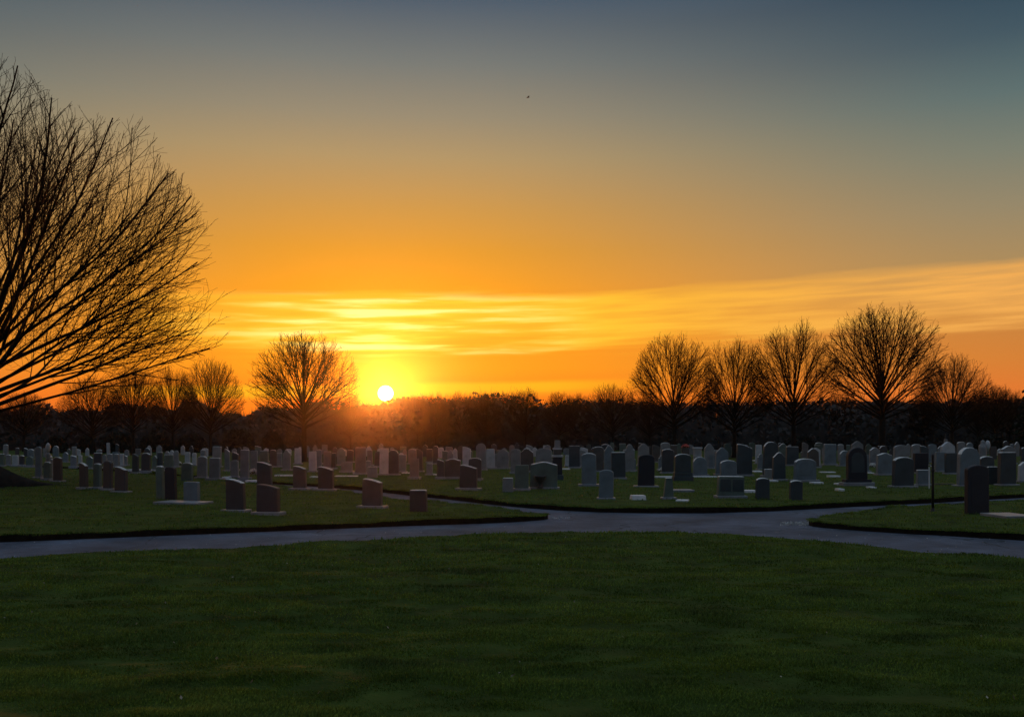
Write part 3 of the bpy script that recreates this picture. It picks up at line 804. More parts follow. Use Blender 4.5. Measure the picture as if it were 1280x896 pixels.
# (u left, u right, v top, v base, shape, tone, yaw deg, plinth scale or 0, label or None)
HS = [
 # --- front, beside the road
 (282, 308, 598, 640, 'slant', 'dark', -14, 1.35, 'tall dark slant-topped headstone, left one of the front pair left of the lone tree'),
 (320, 351, 605, 643, 'slant', 'dark', -14, 1.3, 'broad dark slant-topped headstone, right one of the front pair'),
 (452, 479, 598, 635, 'slant', 'brown', -16, 1.4, 'dark brown slant-topped headstone standing on the lawn point below the sun'),
 (512, 535, 612, 640, 'flat', 'dark', -12, 0, 'small dark square headstone without plinth on the lawn point'),
 (206, 222, 583, 625, 'arch', 'black', -18, 0, 'black arch-topped headstone on the shared slab at the left'),
 (196, 206, 582, 624, 'arch', 'green', -18, 0, 'narrow mossy headstone squeezed against the black headstone at the left'),
 (229, 251, 602, 627, 'flat', 'blue', -18, 0, 'low blue-grey square headstone at the right end of the shared slab'),
 (99, 111, 578, 611, 'slant', 'dark', -24, 1.3, 'first headstone from the left in the leaning row of four dark headstones'),
 (116, 128, 579, 610.5, 'arch', 'green', -24, 1.3, 'second headstone, mossy green, in the row of four at the left'),
 (128, 142, 576, 612.5, 'arch', 'dark', -24, 1.3, 'third and tallest headstone in the row of four at the left'),
 (142, 161, 583, 616, 'slant', 'dark', -24, 1.3, 'last and broadest headstone in the row of four at the left'),
 (44, 53, 558, 598, 'round', 'blue', -14, 1.5, 'tall narrow blue-grey headstone near the roots of the huge tree'),
 (54, 65, 577, 600, 'arch', 'green', -18, 1.4, 'small mossy arch-topped headstone near the roots of the huge tree'),
 (66, 79, 571, 603, 'arch', 'dark', -20, 1.3, 'dark arch-topped headstone, right end of the group near the roots'),
 (58, 67, 569, 595, 'shoulder', 'grey', -14, 1.2, None),
 (366, 384, 582, 612, 'slant', 'brown', -14, 1.5, 'brown slant-topped headstone at the foot of the lone tree'),
 (397, 418, 583, 613, 'slant', 'dark', -16, 1.6, 'dark slant-topped headstone beside the side road right of the lone tree'),
 (321, 341, 577, 606, 'slant', 'deep', -12, 0, 'upright blue slant-topped headstone directly behind the front pair'),
 (574, 597, 581, 612, 'slant', 'dark', -12, 1.45, 'dark purple-grey headstone with pale plinth ends right of the sun'),
 (628, 642, 597, 613.5, 'flat', 'grey', -6, 0, 'low pale block headstone left of the broad grey pair at the centre'),
 (643, 661, 581, 612.5, 'flat', 'green', -4, 1.2, 'grey-green square headstone, left half of the broad pair at the centre'),
 (662, 697, 577, 611, 'serp', 'green', -4, 1.15, 'broad wavy-topped grey-green headstone, right half of the pair at the centre'),
 (748, 767, 587, 624.5, 'arch', 'blue', -6, 1.25, 'slim pale blue headstone standing close to the road at the centre'),
 (797, 818, 568, 609, 'arch', 'black', -3, 1.5, 'black arch-topped headstone left of the first right-hand tree trunk'),
 (829, 842, 597, 624, 'taper', 'green', 2, 1.3, 'small mossy tapering headstone left of the dark monument'),
 (843, 864, 567, 601, 'arch', 'deep', 4, 1.2, 'dark blue headstone standing on a heavy die block'),
 (896, 930, 595, 622, 'flat', 'green', 5, 1.1, 'very broad mossy double headstone close to the road'),
 (944, 962, 597, 624, 'arch', 'deep', 7, 0, 'small dark arch-topped headstone near the road, right of the broad double headstone'),
 (986, 1003, 600, 625, 'arch', 'deep', 8, 0, 'smallest dark arch-topped headstone near the road, left of the big round one'),
 (992, 1020, 573, 602, 'arch', 'blue', 6, 1.25, 'wide blue arch-topped headstone on a low plinth with pale ends'),
 (1058, 1084, 559, 607, 'round', 'black', 6, 1.6, 'large black round-topped headstone on a heavy plinth under the tallest tree'),
 (1115, 1142, 571, 609, 'arch', 'deep', 8, 1.25, 'broad dark teal headstone left of the iron post'),
 (1145, 1163, 587, 607, 'flat', 'blue', 8, 1.2, 'low grey block headstone just left of the iron post'),
 (1196, 1224, 559, 608, 'round', 'blue', 8, 1.3, 'large pale blue round-topped headstone behind the black one at the right'),
 (1206, 1236, 581, 643, 'arch', 'black', 7, 0, 'tall black headstone standing alone on the corner lawn at the right'),
 (1247, 1270, 565, 607, 'flat', 'deep', 10, 1.2, 'dark square headstone with pale plinth near the right edge'),
 (1223, 1243, 570, 603, 'arch', 'deep', 9, 0, 'dark arch-topped headstone behind the tall black one at the right'),
 (1233, 1247, 583, 606, 'flat', 'deep', 9, 0, None),
 (1272, 1288, 577, 603, 'gable', 'pale', 8, 1.2, 'pale peaked headstone cut by the right edge'),
 # --- middle rows
 (727, 746, 566, 607, 'arch', 'blue', -5, 1.5, 'tall blue-grey headstone with stepped plinth at the centre'),
 (764, 782, 565, 599, 'flat', 'deep', -3, 1.1, None),
 (755, 768, 556, 594, 'gable', 'blue', -3, 1.1, None),
 (741, 755, 558, 590, 'arch', 'brown', -3, 1.1, None),
 (900, 921, 575, 600, 'arch', 'blue', 4, 1.1, None),
 (894, 911, 559, 594, 'gable', 'blue', 4, 1.1, None),
 (920, 940, 555, 595, 'slant', 'deep', 4, 1.1, None),
 (953, 972, 552, 596, 'round', 'deep', 5, 1.1, None),
 (965, 982, 565, 601, 'gable', 'deep', 5, 1.15, None),
 (955, 966, 586, 598, 'flat', 'grey', 5, 0, None),
 (585, 602, 572, 600, 'arch', 'dark', -9, 1.1, None),
 (556, 577, 573, 598, 'serp', 'brown', -9, 1.2, None),
 (546, 556, 574, 598, 'slant', 'brown', -9, 1.1, None),
 (512, 524, 573, 598, 'flat', 'pink', -9, 1.4, None),
 (533, 541, 579, 594, 'flat', 'grey', -9, 1.2, None),
 (459, 472, 583, 597, 'flat', 'grey', -9, 0, None),
 (474, 486, 560, 594, 'flat', 'pale', -9, 1.1, None),
 (485, 499, 562, 594, 'round', 'brown', -9, 1.1, None),
 (444, 458, 559, 593, 'flat', 'pink', -9, 1.1, None),
 (426, 441, 578, 590, 'flat', 'grey', -9, 1.1, None),
 (226, 242, 578, 601, 'arch', 'green', -15, 0, None),
 (246, 260, 570, 598, 'arch', 'grey', -15, 1.3, None),
 (261, 276, 572, 600, 'flat', 'blue', -15, 1.5, None),
 (300, 312, 562, 599, 'flat', 'grey', -12, 1.1, None),
 (288, 299, 575, 597, 'arch', 'grey', -12, 1.1, None),
 (176, 189, 566, 590, 'arch', 'dark', -17, 1.3, None),
 (165, 174, 567, 592, 'slant', 'deep', -17, 1.2, None),
 (1095, 1115, 566, 594, 'serp', 'blue', 7, 1.1, None),
 (1168, 1183, 565, 590, 'flat', 'blue', 8, 1.1, None),
 (1181, 1197, 566, 593, 'flat', 'deep', 8, 1.1, None),
 (1141, 1160, 566, 592, 'flat', 'black', 8, 1.0, None),
 (827, 842, 561, 592, 'arch', 'dark', 2, 1.1, None),
 (866, 884, 571, 595, 'round', 'blue', 3, 1.2, None),
 # --- back rows
 (-3, 6, 567, 583, 'flat', 'green', -12, 1.2, None), (7, 14, 568, 582, 'arch', 'grey', -12, 1.2, None), (15, 24, 569, 583, 'flat', 'pale', -12, 1.2, None),
 (24, 31, 569, 582, 'arch', 'dark', -12, 1.1, None), (32, 43, 570, 583, 'gable', 'green', -12, 1.2, None),
 (78, 86, 565, 578, 'gable', 'blue', -12, 1.2, None), (88, 97, 569, 584, 'slant', 'grey', -12, 1.2, None), (98, 103, 569, 580, 'flat', 'pale', -12, 1.2, None),
 (107, 117, 570, 586, 'gable', 'green', -12, 1, None), (117, 128, 566, 585, 'flat', 'dark', -12, 1, None), (128, 134, 568, 579, 'round', 'grey', -12, 1, None), (134, 141, 567, 580, 'arch', 'grey', -12, 1, None),
 (142, 149, 567, 584, 'arch', 'grey', -12, 1, None), (150, 155, 567, 583, 'flat', 'pale', -12, 1, None), (155, 160, 569, 582, 'slant', 'grey', -12, 1, None),
 (190, 197, 569, 588, 'gable', 'green', -12, 1, None), (197, 204, 565, 588, 'flat', 'deep', -12, 1, None), (205, 217, 568, 586, 'flat', 'green', -12, 1, None),
 (217, 224, 563, 584, 'round', 'grey', -12, 1, None), (206, 212, 564, 578, 'round', 'grey', -12, 1, None), (231, 238, 565, 582, 'flat', 'pale', -12, 1.2, None), (240, 246, 566, 582, 'arch', 'pale', -12, 1, None),
 (265, 277, 558, 584, 'flat', 'grey', -12, 1, None), (250, 257, 562, 580, 'arch', 'grey', -12, 1, None), (281, 288, 561, 589, 'slant', 'blue', -12, 1.1, None), (290, 299, 565, 588, 'slant', 'dark', -12, 1.1, None),
 (313, 323, 563, 592, 'flat', 'grey', -12, 1, None), (324, 336, 563, 588, 'flat', 'green', -12, 1, None), (337, 346, 562, 584, 'arch', 'brown', -12, 1, None), (353, 364, 562, 588, 'gable', 'grey', -12, 1, None),
 (346, 353, 566, 584, 'flat', 'grey', -12, 1, None), (368, 377, 560, 580, 'flat', 'pale', -12, 1, None), (386, 396, 564, 590, 'flat', 'pale', -10, 1, None), (395, 403, 562, 580, 'arch', 'pink', -10, 1, None),
 (404, 414, 564, 586, 'flat', 'pink', -10, 1, None), (414, 420, 566, 586, 'flat', 'dark', -10, 1, None), (421, 432, 560, 582, 'round', 'blue', -10, 1.1, None), (433, 442, 562, 578, 'arch', 'brown', -10, 1, None),
 (459, 466, 562, 582, 'arch', 'pink', -10, 1, None), (468, 477, 564, 584, 'round', 'brown', -10, 1, None), (498, 505, 566, 583, 'round', 'pale', -9, 1, None), (503, 509, 561, 576, 'gable', 'pink', -9, 1, None),
 (510, 521, 561, 580, 'arch', 'pink', -9, 1, None), (521, 529, 561, 590, 'slant', 'brown', -9, 1, None), (533, 541, 561, 578, 'flat', 'brown', -9, 1, None), (541, 548, 557, 580, 'round', 'brown', -9, 1, None),
 (548, 555, 559, 572, 'arch', 'pale', -9, 1, None), (558, 566, 559, 574, 'flat', 'pink', -9, 1, None), (566, 572, 560, 573, 'gable', 'pale', -9, 1, None), (572, 579, 557, 575, 'round', 'brown', -9, 1, None),
 (578, 589, 558, 582, 'slant', 'pale', -9, 1, None), (595, 608, 554, 588, 'round', 'grey', -8, 1, None), (608, 619, 561, 586, 'flat', 'pale', -8, 1.5, None), (614, 621, 555, 574, 'round', 'dark', -8, 1, None),
 (621, 637, 561, 586, 'gable', 'grey', -8, 1.3, None), (636, 643, 556, 575, 'round', 'pink', -8, 1, None), (638, 651, 561, 592, 'arch', 'grey', -7, 1, None), (650, 668, 560, 590, 'gable', 'brown', -7, 1, None),
 (657, 666, 556, 572, 'slant', 'grey', -7, 1, None), (669, 690, 560, 590, 'arch', 'grey', -6, 1, None), (681, 689, 556, 572, 'round', 'grey', -6, 1, None), (706, 712, 569, 583, 'flat', 'pale', -6, 1, None),
 (711, 725, 557, 585, 'flat', 'deep', -5, 1.1, None), (725, 735, 559, 577, 'slant', 'pale', -5, 1.1, None), (733, 739, 555, 572, 'round', 'brown', -5, 1, None), (751, 762, 555, 574, 'arch', 'dark', -5, 1, None),
 (780, 793, 555, 590, 'shoulder', 'grey', -3, 1, None), (797, 812, 554, 582, 'gable', 'grey', -3, 1.1, None), (815, 825, 556, 578, 'slant', 'brown', -2, 1, None), (826, 838, 553, 576, 'arch', 'grey', 0, 1, None),
 (838, 846, 556, 574, 'flat', 'brown', 0, 1, None), (852, 862, 560, 586, 'flat', 'brown', 2, 1, None), (880, 893, 554, 586, 'gable', 'grey', 3, 1, None), (886, 892, 566, 586, 'flat', 'blue', 3, 1, None), (905, 914, 554, 572, 'arch', 'green', 3, 1, None),
 (928, 934, 556, 570, 'flat', 'pale', 3, 1, None), (936, 944, 553, 570, 'arch', 'green', 4, 1, None), (944, 952, 556, 580, 'flat', 'pale', 4, 1.2, None), (972, 984, 554, 574, 'gable', 'green', 4, 1, None), (982, 998, 558, 582, 'flat', 'deep', 5, 1, None),
 (1002, 1010, 553, 572, 'slant', 'grey', 5, 1, None), (1009, 1024, 560, 585, 'gable', 'brown', 5, 1.2, None), (1018, 1028, 553, 570, 'arch', 'green', 5, 1, None), (1029, 1045, 555, 581, 'flat', 'blue', 5, 1, None), (1047, 1055, 555, 576, 'arch', 'grey', 5, 1.1, None),
 (1049, 1063, 563, 583, 'round', 'blue', 6, 1.5, None), (1063, 1079, 551, 574, 'gable', 'grey', 6, 1, None), (1081, 1089, 555, 572, 'round', 'green', 6, 1, None), (1086, 1100, 559, 580, 'gable', 'grey', 6, 1, None), (1099, 1109, 557, 578, 'round', 'dark', 6, 1, None),
 (1116, 1136, 556, 582, 'arch', 'grey', 7, 1, None), (1139, 1152, 555, 580, 'arch', 'grey', 7, 1, None), (1150, 1161, 557, 582, 'slant', 'deep', 7, 1, None), (1160, 1171, 555, 578, 'arch', 'blue', 7, 1, None), (1175, 1194, 552, 582, 'gable', 'pale', 8, 1, None),
 (1196, 1207, 552, 574, 'arch', 'grey', 8, 1, None), (1208, 1217, 553, 572, 'round', 'blue', 8, 1, None), (1237, 1246, 558, 574, 'flat', 'dark', 9, 1, None), (1250, 1270, 557, 580, 'gable', 'grey', 9, 1, None), (1254, 1261, 551, 570, 'round', 'dark', 9, 1, None),
 (1267, 1274, 552, 570, 'gable', 'grey', 9, 1, None), (1276, 1286, 559, 578, 'arch', 'deep', 9, 1, None),
]
# fill the farthest rows: small stones just before the trees, standing between the ones above
rf = random.Random(15)
u = -14
while u < 1292:
    w = rf.uniform(4.5, 8.5)
    vb = rf.uniform(567.5, 571.5)
    vt = vb - rf.uniform(7, 15.5)
    HS.append((u, u + w, vt, vb, rf.choice(['flat', 'arch', 'round', 'gable', 'slant', 'shoulder']), rf.choice(['grey', 'grey', 'pale', 'brown' if 380 < u < 700 else 'deep', 'blue', 'green', 'dark']),
               -12 + (u / 1280) * 22 + rf.uniform(-3, 3), 1, None))
    u += w + rf.uniform(3.0, 10)
u = -10
while u < 1290:
    w = rf.uniform(6, 10)
    vb = rf.uniform(574, 578)
    vt = vb - rf.uniform(12, 18)
    HS.append((u, u + w, vt, vb, rf.choice(['flat', 'arch', 'round', 'slant', 'serp', 'shoulder']), rf.choice(['grey', 'pale', 'brown' if 380 < u < 700 else 'deep', 'blue', 'green', 'dark']),
               -12 + (u / 1280) * 22 + rf.uniform(-3, 3), 1, None))
    u += w + rf.uniform(14, 50)
u = 395
while u < 1180:
    w = rf.uniform(7, 11); vb = rf.uniform(582, 591); vt = vb - rf.uniform(15, 24)
    HS.append((u, u + w, vt, vb, rf.choice(['flat', 'arch', 'slant', 'serp', 'shoulder']), rf.choice(['grey', 'pale', 'brown' if u < 700 else 'deep', 'blue', 'blue']),
               -12 + (u / 1280) * 22 + rf.uniform(-3, 3), 1.2, None))
    u += w + rf.uniform(25, 60)
print('headstones', len(HS))

# label maker for the ones that have none
ZONES = [(90, 'far left under the huge tree'), (190, 'left, below the second row tree'), (245, 'left, below the third row tree'), (300, 'left, below the last row tree'), (352, 'left of the lone tree'), (410, 'beside the lone tree'),
         (460, 'between lone tree and sun'), (510, 'directly below the sun'), (565, 'just right of the sun'), (625, 'between sun and centre'), (690, 'at the centre'), (745, 'right of centre'), (800, 'left of the right-hand trees'),
         (880, 'below the first right-hand tree'), (955, 'below the second right-hand tree'), (1045, 'below the third right-hand tree'), (1110, 'below the tallest tree'), (1165, 'left of the iron post'), (1215, 'right of the iron post'), (9999, 'near the right edge')]
def zone(u):
    for z, s in ZONES:
        if u < z: return s
def bandof(vb, vt):
    if vb < 572: return 'farthest row'
    if vb < 592: return 'back rows'
    if vb < 602: return 'middle rows'
    return 'front rows'
NUMW = ['', 'one', 'two', 'three', 'four', 'five', 'six', 'seven', 'eight', 'nine', 'ten']
ORD = ['leftmost', 'second', 'third', 'fourth', 'fifth', 'sixth', 'seventh', 'eighth', 'ninth']
buckets = {}
for i, s in enumerate(HS):
    if s[8] is None:
        key = (TONE[s[5]], SHAPEW[s[4]], bandof(s[3], s[2]), zone((s[0] + s[1]) / 2))
        buckets.setdefault(key, []).append(i)
LAB = {}
for (tn, sh, bd, zn), ids in buckets.items():
    ids.sort(key=lambda i: HS[i][0])
    for k, i in enumerate(ids):
        if len(ids) == 1:
            LAB[i] = '%s %s headstone in the %s, %s' % (tn, sh, bd, zn)
        else:
            pos = 'rightmost' if k == len(ids) - 1 else ORD[k]
            LAB[i] = '%s %s %s headstone of %s, %s, %s' % (pos, tn, sh, NUMW[len(ids)], bd, zn)

HG = 'headstones standing in the cemetery'
for i, (ul, ur, vt, vb, shape, tone, yaw, pl, lab) in enumerate(HS):
    uc = (ul + ur) / 2
    X, Y = gp(uc, vb)
    w = (ur - ul) / FPX * Y; h = (vb - vt) / FPX * Y
    # the tablet turned by yaw shows w*cos + t*sin
    t = max(.16, min(.30, w * .28)) if shape != 'taper' else .18
    ya = R(yaw)
    w = max(.25, (w - t * abs(math.sin(ya)))) / math.cos(ya)
    Yc = Y + t / 2
    Xc = (uc - 640) / FPX * Yc
    plh = 0.0
    if pl and pl >= 1: plh = .10 if Y > 40 else .075
    if lab and 'heavy' in lab: plh = .28 if 'die' not in lab else .42
    tilt_ = R(rf.uniform(-2.2, 2.2)); lean = R(rf.uniform(-1.8, 1.8))
    small = vb < 577
    if small:
        me = slab_mesh('headstone', shape, w, h + .08, t, .035, MAT[tone], M_LIT_RIM if rf.random() < .6 else None)
        o = link('headstone', me, MAT[tone])
        o.location = (Xc, Yc, -.08); o.rotation_euler = (lean, tilt_, ya)
        tag(o, lab or LAB[i], 'headstone', HG)
        continue
    root = empty('headstone', (Xc, Yc, 0), ya)
    tag(root, lab or LAB[i], 'headstone', HG)
    z0 = plh - .004 if plh else -.08
    me = slab_mesh('tablet', shape, w, h - z0, t, .028, MAT[tone], M_LIT_RIM if (rf.random() < .75 and tone != 'black') else None)
    o = link('tablet', me, MAT[tone], root); o.location = (0, 0, z0); o.rotation_euler = (lean * .6, tilt_ * .6, 0)
    if plh:
        pm = MAT['black'] if tone == 'black' and plh > .2 else (MAT['deep'] if plh > .3 else M_BASE)
        if plh > .2:
            b1 = box_mesh('base', w * pl, t * 2.0, plh * .55 + .08, .02, -.08)
            link('base', b1, M_BASE if plh < .3 else pm, root)
            b2 = box_mesh('plinth', w * (1 + (pl - 1) * .55), t * 1.55, plh * .45, .015, plh * .55)
            link('plinth', b2, pm, root)
        else:
            b1 = box_mesh('base', max(w * pl, w + .14), t + .26, plh + .08, .015, -.08)
            link('base', b1, M_BASE, root)

# shared slab under the three left stones
def slab(u0, u1, v, depth, h, yaw, label, mat=M_BASE, name='grave_slab', cat='grave slab', group=None, top=1.0):
    uc = (u0 + u1) / 2; X, Y = gp(uc, v)
    w = (u1 - u0) / FPX * Y
    o = link(name, box_mesh(name, w, depth, h + .06, .015, -.06, top), mat)
    o.location = (X, Y + depth / 2, 0); o.rotation_euler = (0, 0, R(yaw))
    tag(o, label, cat, group)
    return o
slab(190, 256, 630.5, .85, .07, -18, 'long pale shared slab beneath three headstones at the left')
slab(789, 808, 625, .45, .16, 4, 'small white marble marker lying on the grass right of centre', MAT['white'], top=.88)
slab(847, 862, 627, .4, .06, -20, 'little white tilted marker near the road under the dark monument', MAT['white'])
slab(1254, 1296, 649, 1.1, .09, 6, 'wide pale flat slab at the right edge of the corner lawn', M_BASE)
FLAT = [(158, 171, 588, 'at the far left behind the row of four'), (178, 186, 588.5, 'left of the mossy narrow headstone'), (191, 201, 589, 'behind the black headstone on the shared slab'), (244, 258, 597.5, 'left, before the pale-capped blue-grey headstone'),
        (277, 287, 597.5, 'above the front pair, left side'), (306, 321, 602, 'between the front pair'), (343, 365, 595, 'left of the lone tree trunk'), (387, 396, 597, 'right of the lone tree trunk'),
        (418, 446, 596, 'below and left of the sun'), (441, 452, 592, 'under the pinkish headstone left of the sun'), (502, 512, 592, 'below the sun, small one'), (532, 546, 594, 'right of the sun'),
        (703, 713, 587, 'right of the stepped monument'), (819, 843, 597, 'between the black headstone and the dark monument'), (866, 897, 597, 'below the pale urn-shaped stone'), (930, 946, 615, 'right of the broad double headstone'),
        (942, 952, 576, 'below the second right-hand tree'), (943, 955, 590, 'left of the round deep blue headstone'), (962, 973, 602, 'left of the wide blue headstone'), (1016, 1030, 604.5, 'right of the wide blue headstone'),
        (1027, 1045, 591, 'behind the grass before the big round headstone'), (1037, 1051, 596, 'left of the big round headstone'), (1047, 1058, 606, 'at the left foot of the big round headstone'), (1049, 1056, 613, 'low, by the big round headstone plinth'),
        (1088, 1096, 610.5, 'at the right end of the big round headstone plinth'), (1086, 1093, 592, 'right of the big round headstone'), (1170, 1181, 583.5, 'right of the iron post')]
for (u0, u1, v, w_) in FLAT:
    slab(u0, u1, v, .5 if v > 590 else .9, .07, 0, 'small pale ground marker ' + w_, MAT['white'], 'grave_marker', 'grave marker', 'pale ground markers')
slab(1169, 1196, 606, .3, .05, 2, 'thin dark kerb bar on the grass right of the iron post', M_IRON, 'grave_kerb', 'kerb')

# monuments with shapes of their own
def mono(name, u, vb, parts, label, cat='monument'):
    X, Y = gp(u, vb); root = empty(name, (X, Y + .25, 0)); tag(root, label, cat)
    for pn, me, mat in parts: link(pn, me, mat, root)
    return root
def S(vb): return FPX * CAMH / (vb - VH) / FPX      # metres per pixel at that base line
k = S(600)
mono('stepped_monument', 697, 600, [('base', box_mesh('b', 15 * k, 14 * k, 8 * k, .02, -.05), MAT['deep']), ('lower_die', box_mesh('b', 12 * k, 11 * k, 22 * k, .02, 8 * k - .05, .97), MAT['black']),
     ('ledge', box_mesh('b', 14 * k, 12 * k, 2.5 * k, .01, 30 * k - .05), MAT['pale']), ('upper_die', box_mesh('b', 10 * k, 9 * k, 7 * k, .02, 32.5 * k - .05), MAT['brown']),
     ('cap', box_mesh('b', 11.5 * k, 10 * k, 1.6 * k, .01, 39.5 * k - .05), MAT['pale']), ('finial', box_mesh('b', 7.5 * k, 7 * k, 10 * k, .02, 41.1 * k - .05, .9), MAT['grey'])],
     'tall stepped stone monument with a block finial, right of the broad pair at the centre')
k = S(598)
mono('column_monument', 57, 597, [('base', box_mesh('b', 10 * k, 9 * k, 5 * k, .015, -.05), MAT['grey']),
     ('shaft', lathe_mesh('l', [(3.4 * k, 5 * k - .05), (3.0 * k, 10 * k), (2.6 * k, 26 * k), (3.2 * k, 30 * k), (1.6 * k, 32 * k)], 16), MAT['grey']),
     ('finial', lathe_mesh('l', [(1.3 * k, 32 * k), (2.6 * k, 35 * k), (3.1 * k, 38.5 * k), (2.4 * k, 42 * k), (.8 * k, 44.5 * k)], 16), MAT['pale'])],
     'slim grey column monument with a rounded finial beside the tall blue-grey headstone')
k = S(594)
mono('urn_monument', 873, 594, [('base', box_mesh('b', 15 * k, 12 * k, 4 * k, .015, -.05), MAT['blue']),
     ('pedestal', lathe_mesh('l', [(6 * k, 4 * k - .05), (6.3 * k, 12 * k), (5.6 * k, 20 * k), (5.0 * k, 21.5 * k)], 20), MAT['blue']),
     ('drum', lathe_mesh('l', [(5.0 * k, 21.5 * k), (5.2 * k, 24 * k), (5.2 * k, 32.5 * k), (6.2 * k, 33.5 * k), (6.2 * k, 35 * k)], 20), MAT['pale'])],
     'pale drum-shaped monument on a rounded blue pedestal, right of the first right-hand trunk')
k = S(590)
mono('statue_monument', 1231, 588, [('pedestal', box_mesh('b', 13 * k, 11 * k, 14 * k, .02, -.05), MAT['blue']),
     ('figure', lathe_mesh('l', [(5.2 * k, 14 * k - .05), (4.8 * k, 20 * k), (5.4 * k, 29 * k), (4.9 * k, 33 * k), (2.4 * k, 35.5 * k), (2.8 * k, 37 * k), (2.0 * k, 39 * k), (.5 * k, 40 * k)], 18, 1.0, .8), MAT['grey']),
     ('wing', lathe_mesh('l', [(.8 * k, 25 * k), (2.6 * k, 30 * k), (3.2 * k, 34 * k), (2.4 * k, 38 * k), (.6 * k, 39.5 * k)], 14), MAT['pale'])],
     'pale grey statue monument with a draped rounded figure near the right edge')
bpy.data.objects['wing'].location.x = 6.5 * k
k = S(582)
mono('finial_monument', 1184, 580, [('base', box_mesh('b', 12 * k, 8 * k, 12 * k, .02, -.05), MAT['grey']), ('shaft', box_mesh('b', 5 * k, 5 * k, 22 * k, .02, 12 * k - .05, .7), MAT['grey']),
     ('cross', box_mesh('b', 3.4 * k, 1.1 * k, 1.1 * k, .01, 35.5 * k), MAT['dark']), ('cross_upright', box_mesh('b', 1.1 * k, 1.2 * k, 7 * k, .01, 33 * k), MAT['dark'])],
     'slender grey monument topped by a small cross, right of the iron post')
# die block monument detail: pale ledge under the dark blue headstone
slab(841, 868, 614.5, .75, .07, 3, 'pale foundation slab in front of the dark blue headstone on a die block')
# urn ornament on the broad centre headstone
k = S(612)
X, Y = gp(675, 611)
um = lathe_mesh('flower_urn', [(.10, .0), (.06, .04), (.05, .10), (.13, .20), (.19, .30), (.20, .34), (.16, .34), (.15, .31)], 18)
o = link('flower_urn', um, MAT['dark']); o.location = (X, Y - .14, .07); tag(o, 'dark footed urn standing in front of the broad wavy-topped headstone', 'urn')
o.scale = (1.25, 1.25, 1.45)

# iron post, with collar and foot
X, Y = gp(1166, 640)
root = empty('iron_post', (X, Y, 0)); tag(root, 'slim black iron post standing on the corner lawn at the right', 'post')
link('shaft', lathe_mesh('l', [(.036, -.1), (.034, .9), (.032, 1.58), (.036, 1.6), (.036, 1.63), (.02, 1.66)], 14), M_IRON, root)
link('foot', lathe_mesh('l', [(.085, -.03), (.085, .03), (.06, .05), (.045, .08), (.045, .12)], 14), M_IRON, root)
link('collar', lathe_mesh('l', [(.046, 1.16), (.05, 1.17), (.05, 1.21), (.046, 1.22)], 14), M_IRON, root)
X, Y = gp(1161.5, 610)
o = link('marker_stake', box_mesh('s', .045, .045, .95, .006, -.06, .9), MAT['white']); o.location = (X, Y, 0)
tag(o, 'thin white stake beside the low grey block headstone', 'stake')

# flowers on a stone behind the first right-hand tree
M_FLOW = surf('flower_petals', (0.75, 0.16, 0.12), .7, .25, 30)
M_WREATH = surf('dark_leaves', (0.02, 0.05, 0.02), .8, .3, 20)
def bouquet(u, vb, z, label, mat, sc=1.0):
    X, Y = gp(u, vb)
    root = empty('flower_bouquet', (X, Y, z)); tag(root, label, 'bouquet')
    rg = np.random.default_rng(int(u))
    def fn(r_, n):
        th = r_.random(n) * 6.28; c_ = r_.random(n)
        s_ = np.sqrt(1 - c_ ** 2) * (.6 + .4 * r_.random(n))
        return np.stack([.34 * sc * s_ * np.cos(th), .2 * sc * s_ * np.sin(th), .26 * sc * c_ + .05], 1)
    v, f = leafcloud(260, fn, .045 * sc, int(u)); link('petals', npmesh('petals', v, f, 4), mat, root)
    def fn2(r_, n):
        p = fn(r_, n); p[:, 2] *= .5; return p * np.array([1.1, 1.1, 1])
    v, f = leafcloud(160, fn2, .06 * sc, int(u) + 1); link('leaves', npmesh('leaves', v, f, 4), M_WREATH, root)
bouquet(857, 586.5, (586 - 560) / FPX * gp(857, 586)[1], 'red bouquet lying on top of a brown headstone right of the first right-hand trunk', M_FLOW, .85)
M_WFL = surf('white_petals', (0.75, 0.73, 0.7), .7, .15, 30)
for (u, v, lb) in [(812, 588, 'white flowers on the grass behind the black arch-topped headstone'), (829, 590, 'white flowers at the foot of the dark arch-topped stone by the first right-hand trunk'), (222, 581, 'white flowers before the far stones at the left'),
                   (1091, 584, 'white flowers before the wavy-topped headstone'), (318, 592, 'white flowers left of the lone tree, behind the front pair')]:
    bouquet(u, v, 0, lb, M_WFL, 1.0)

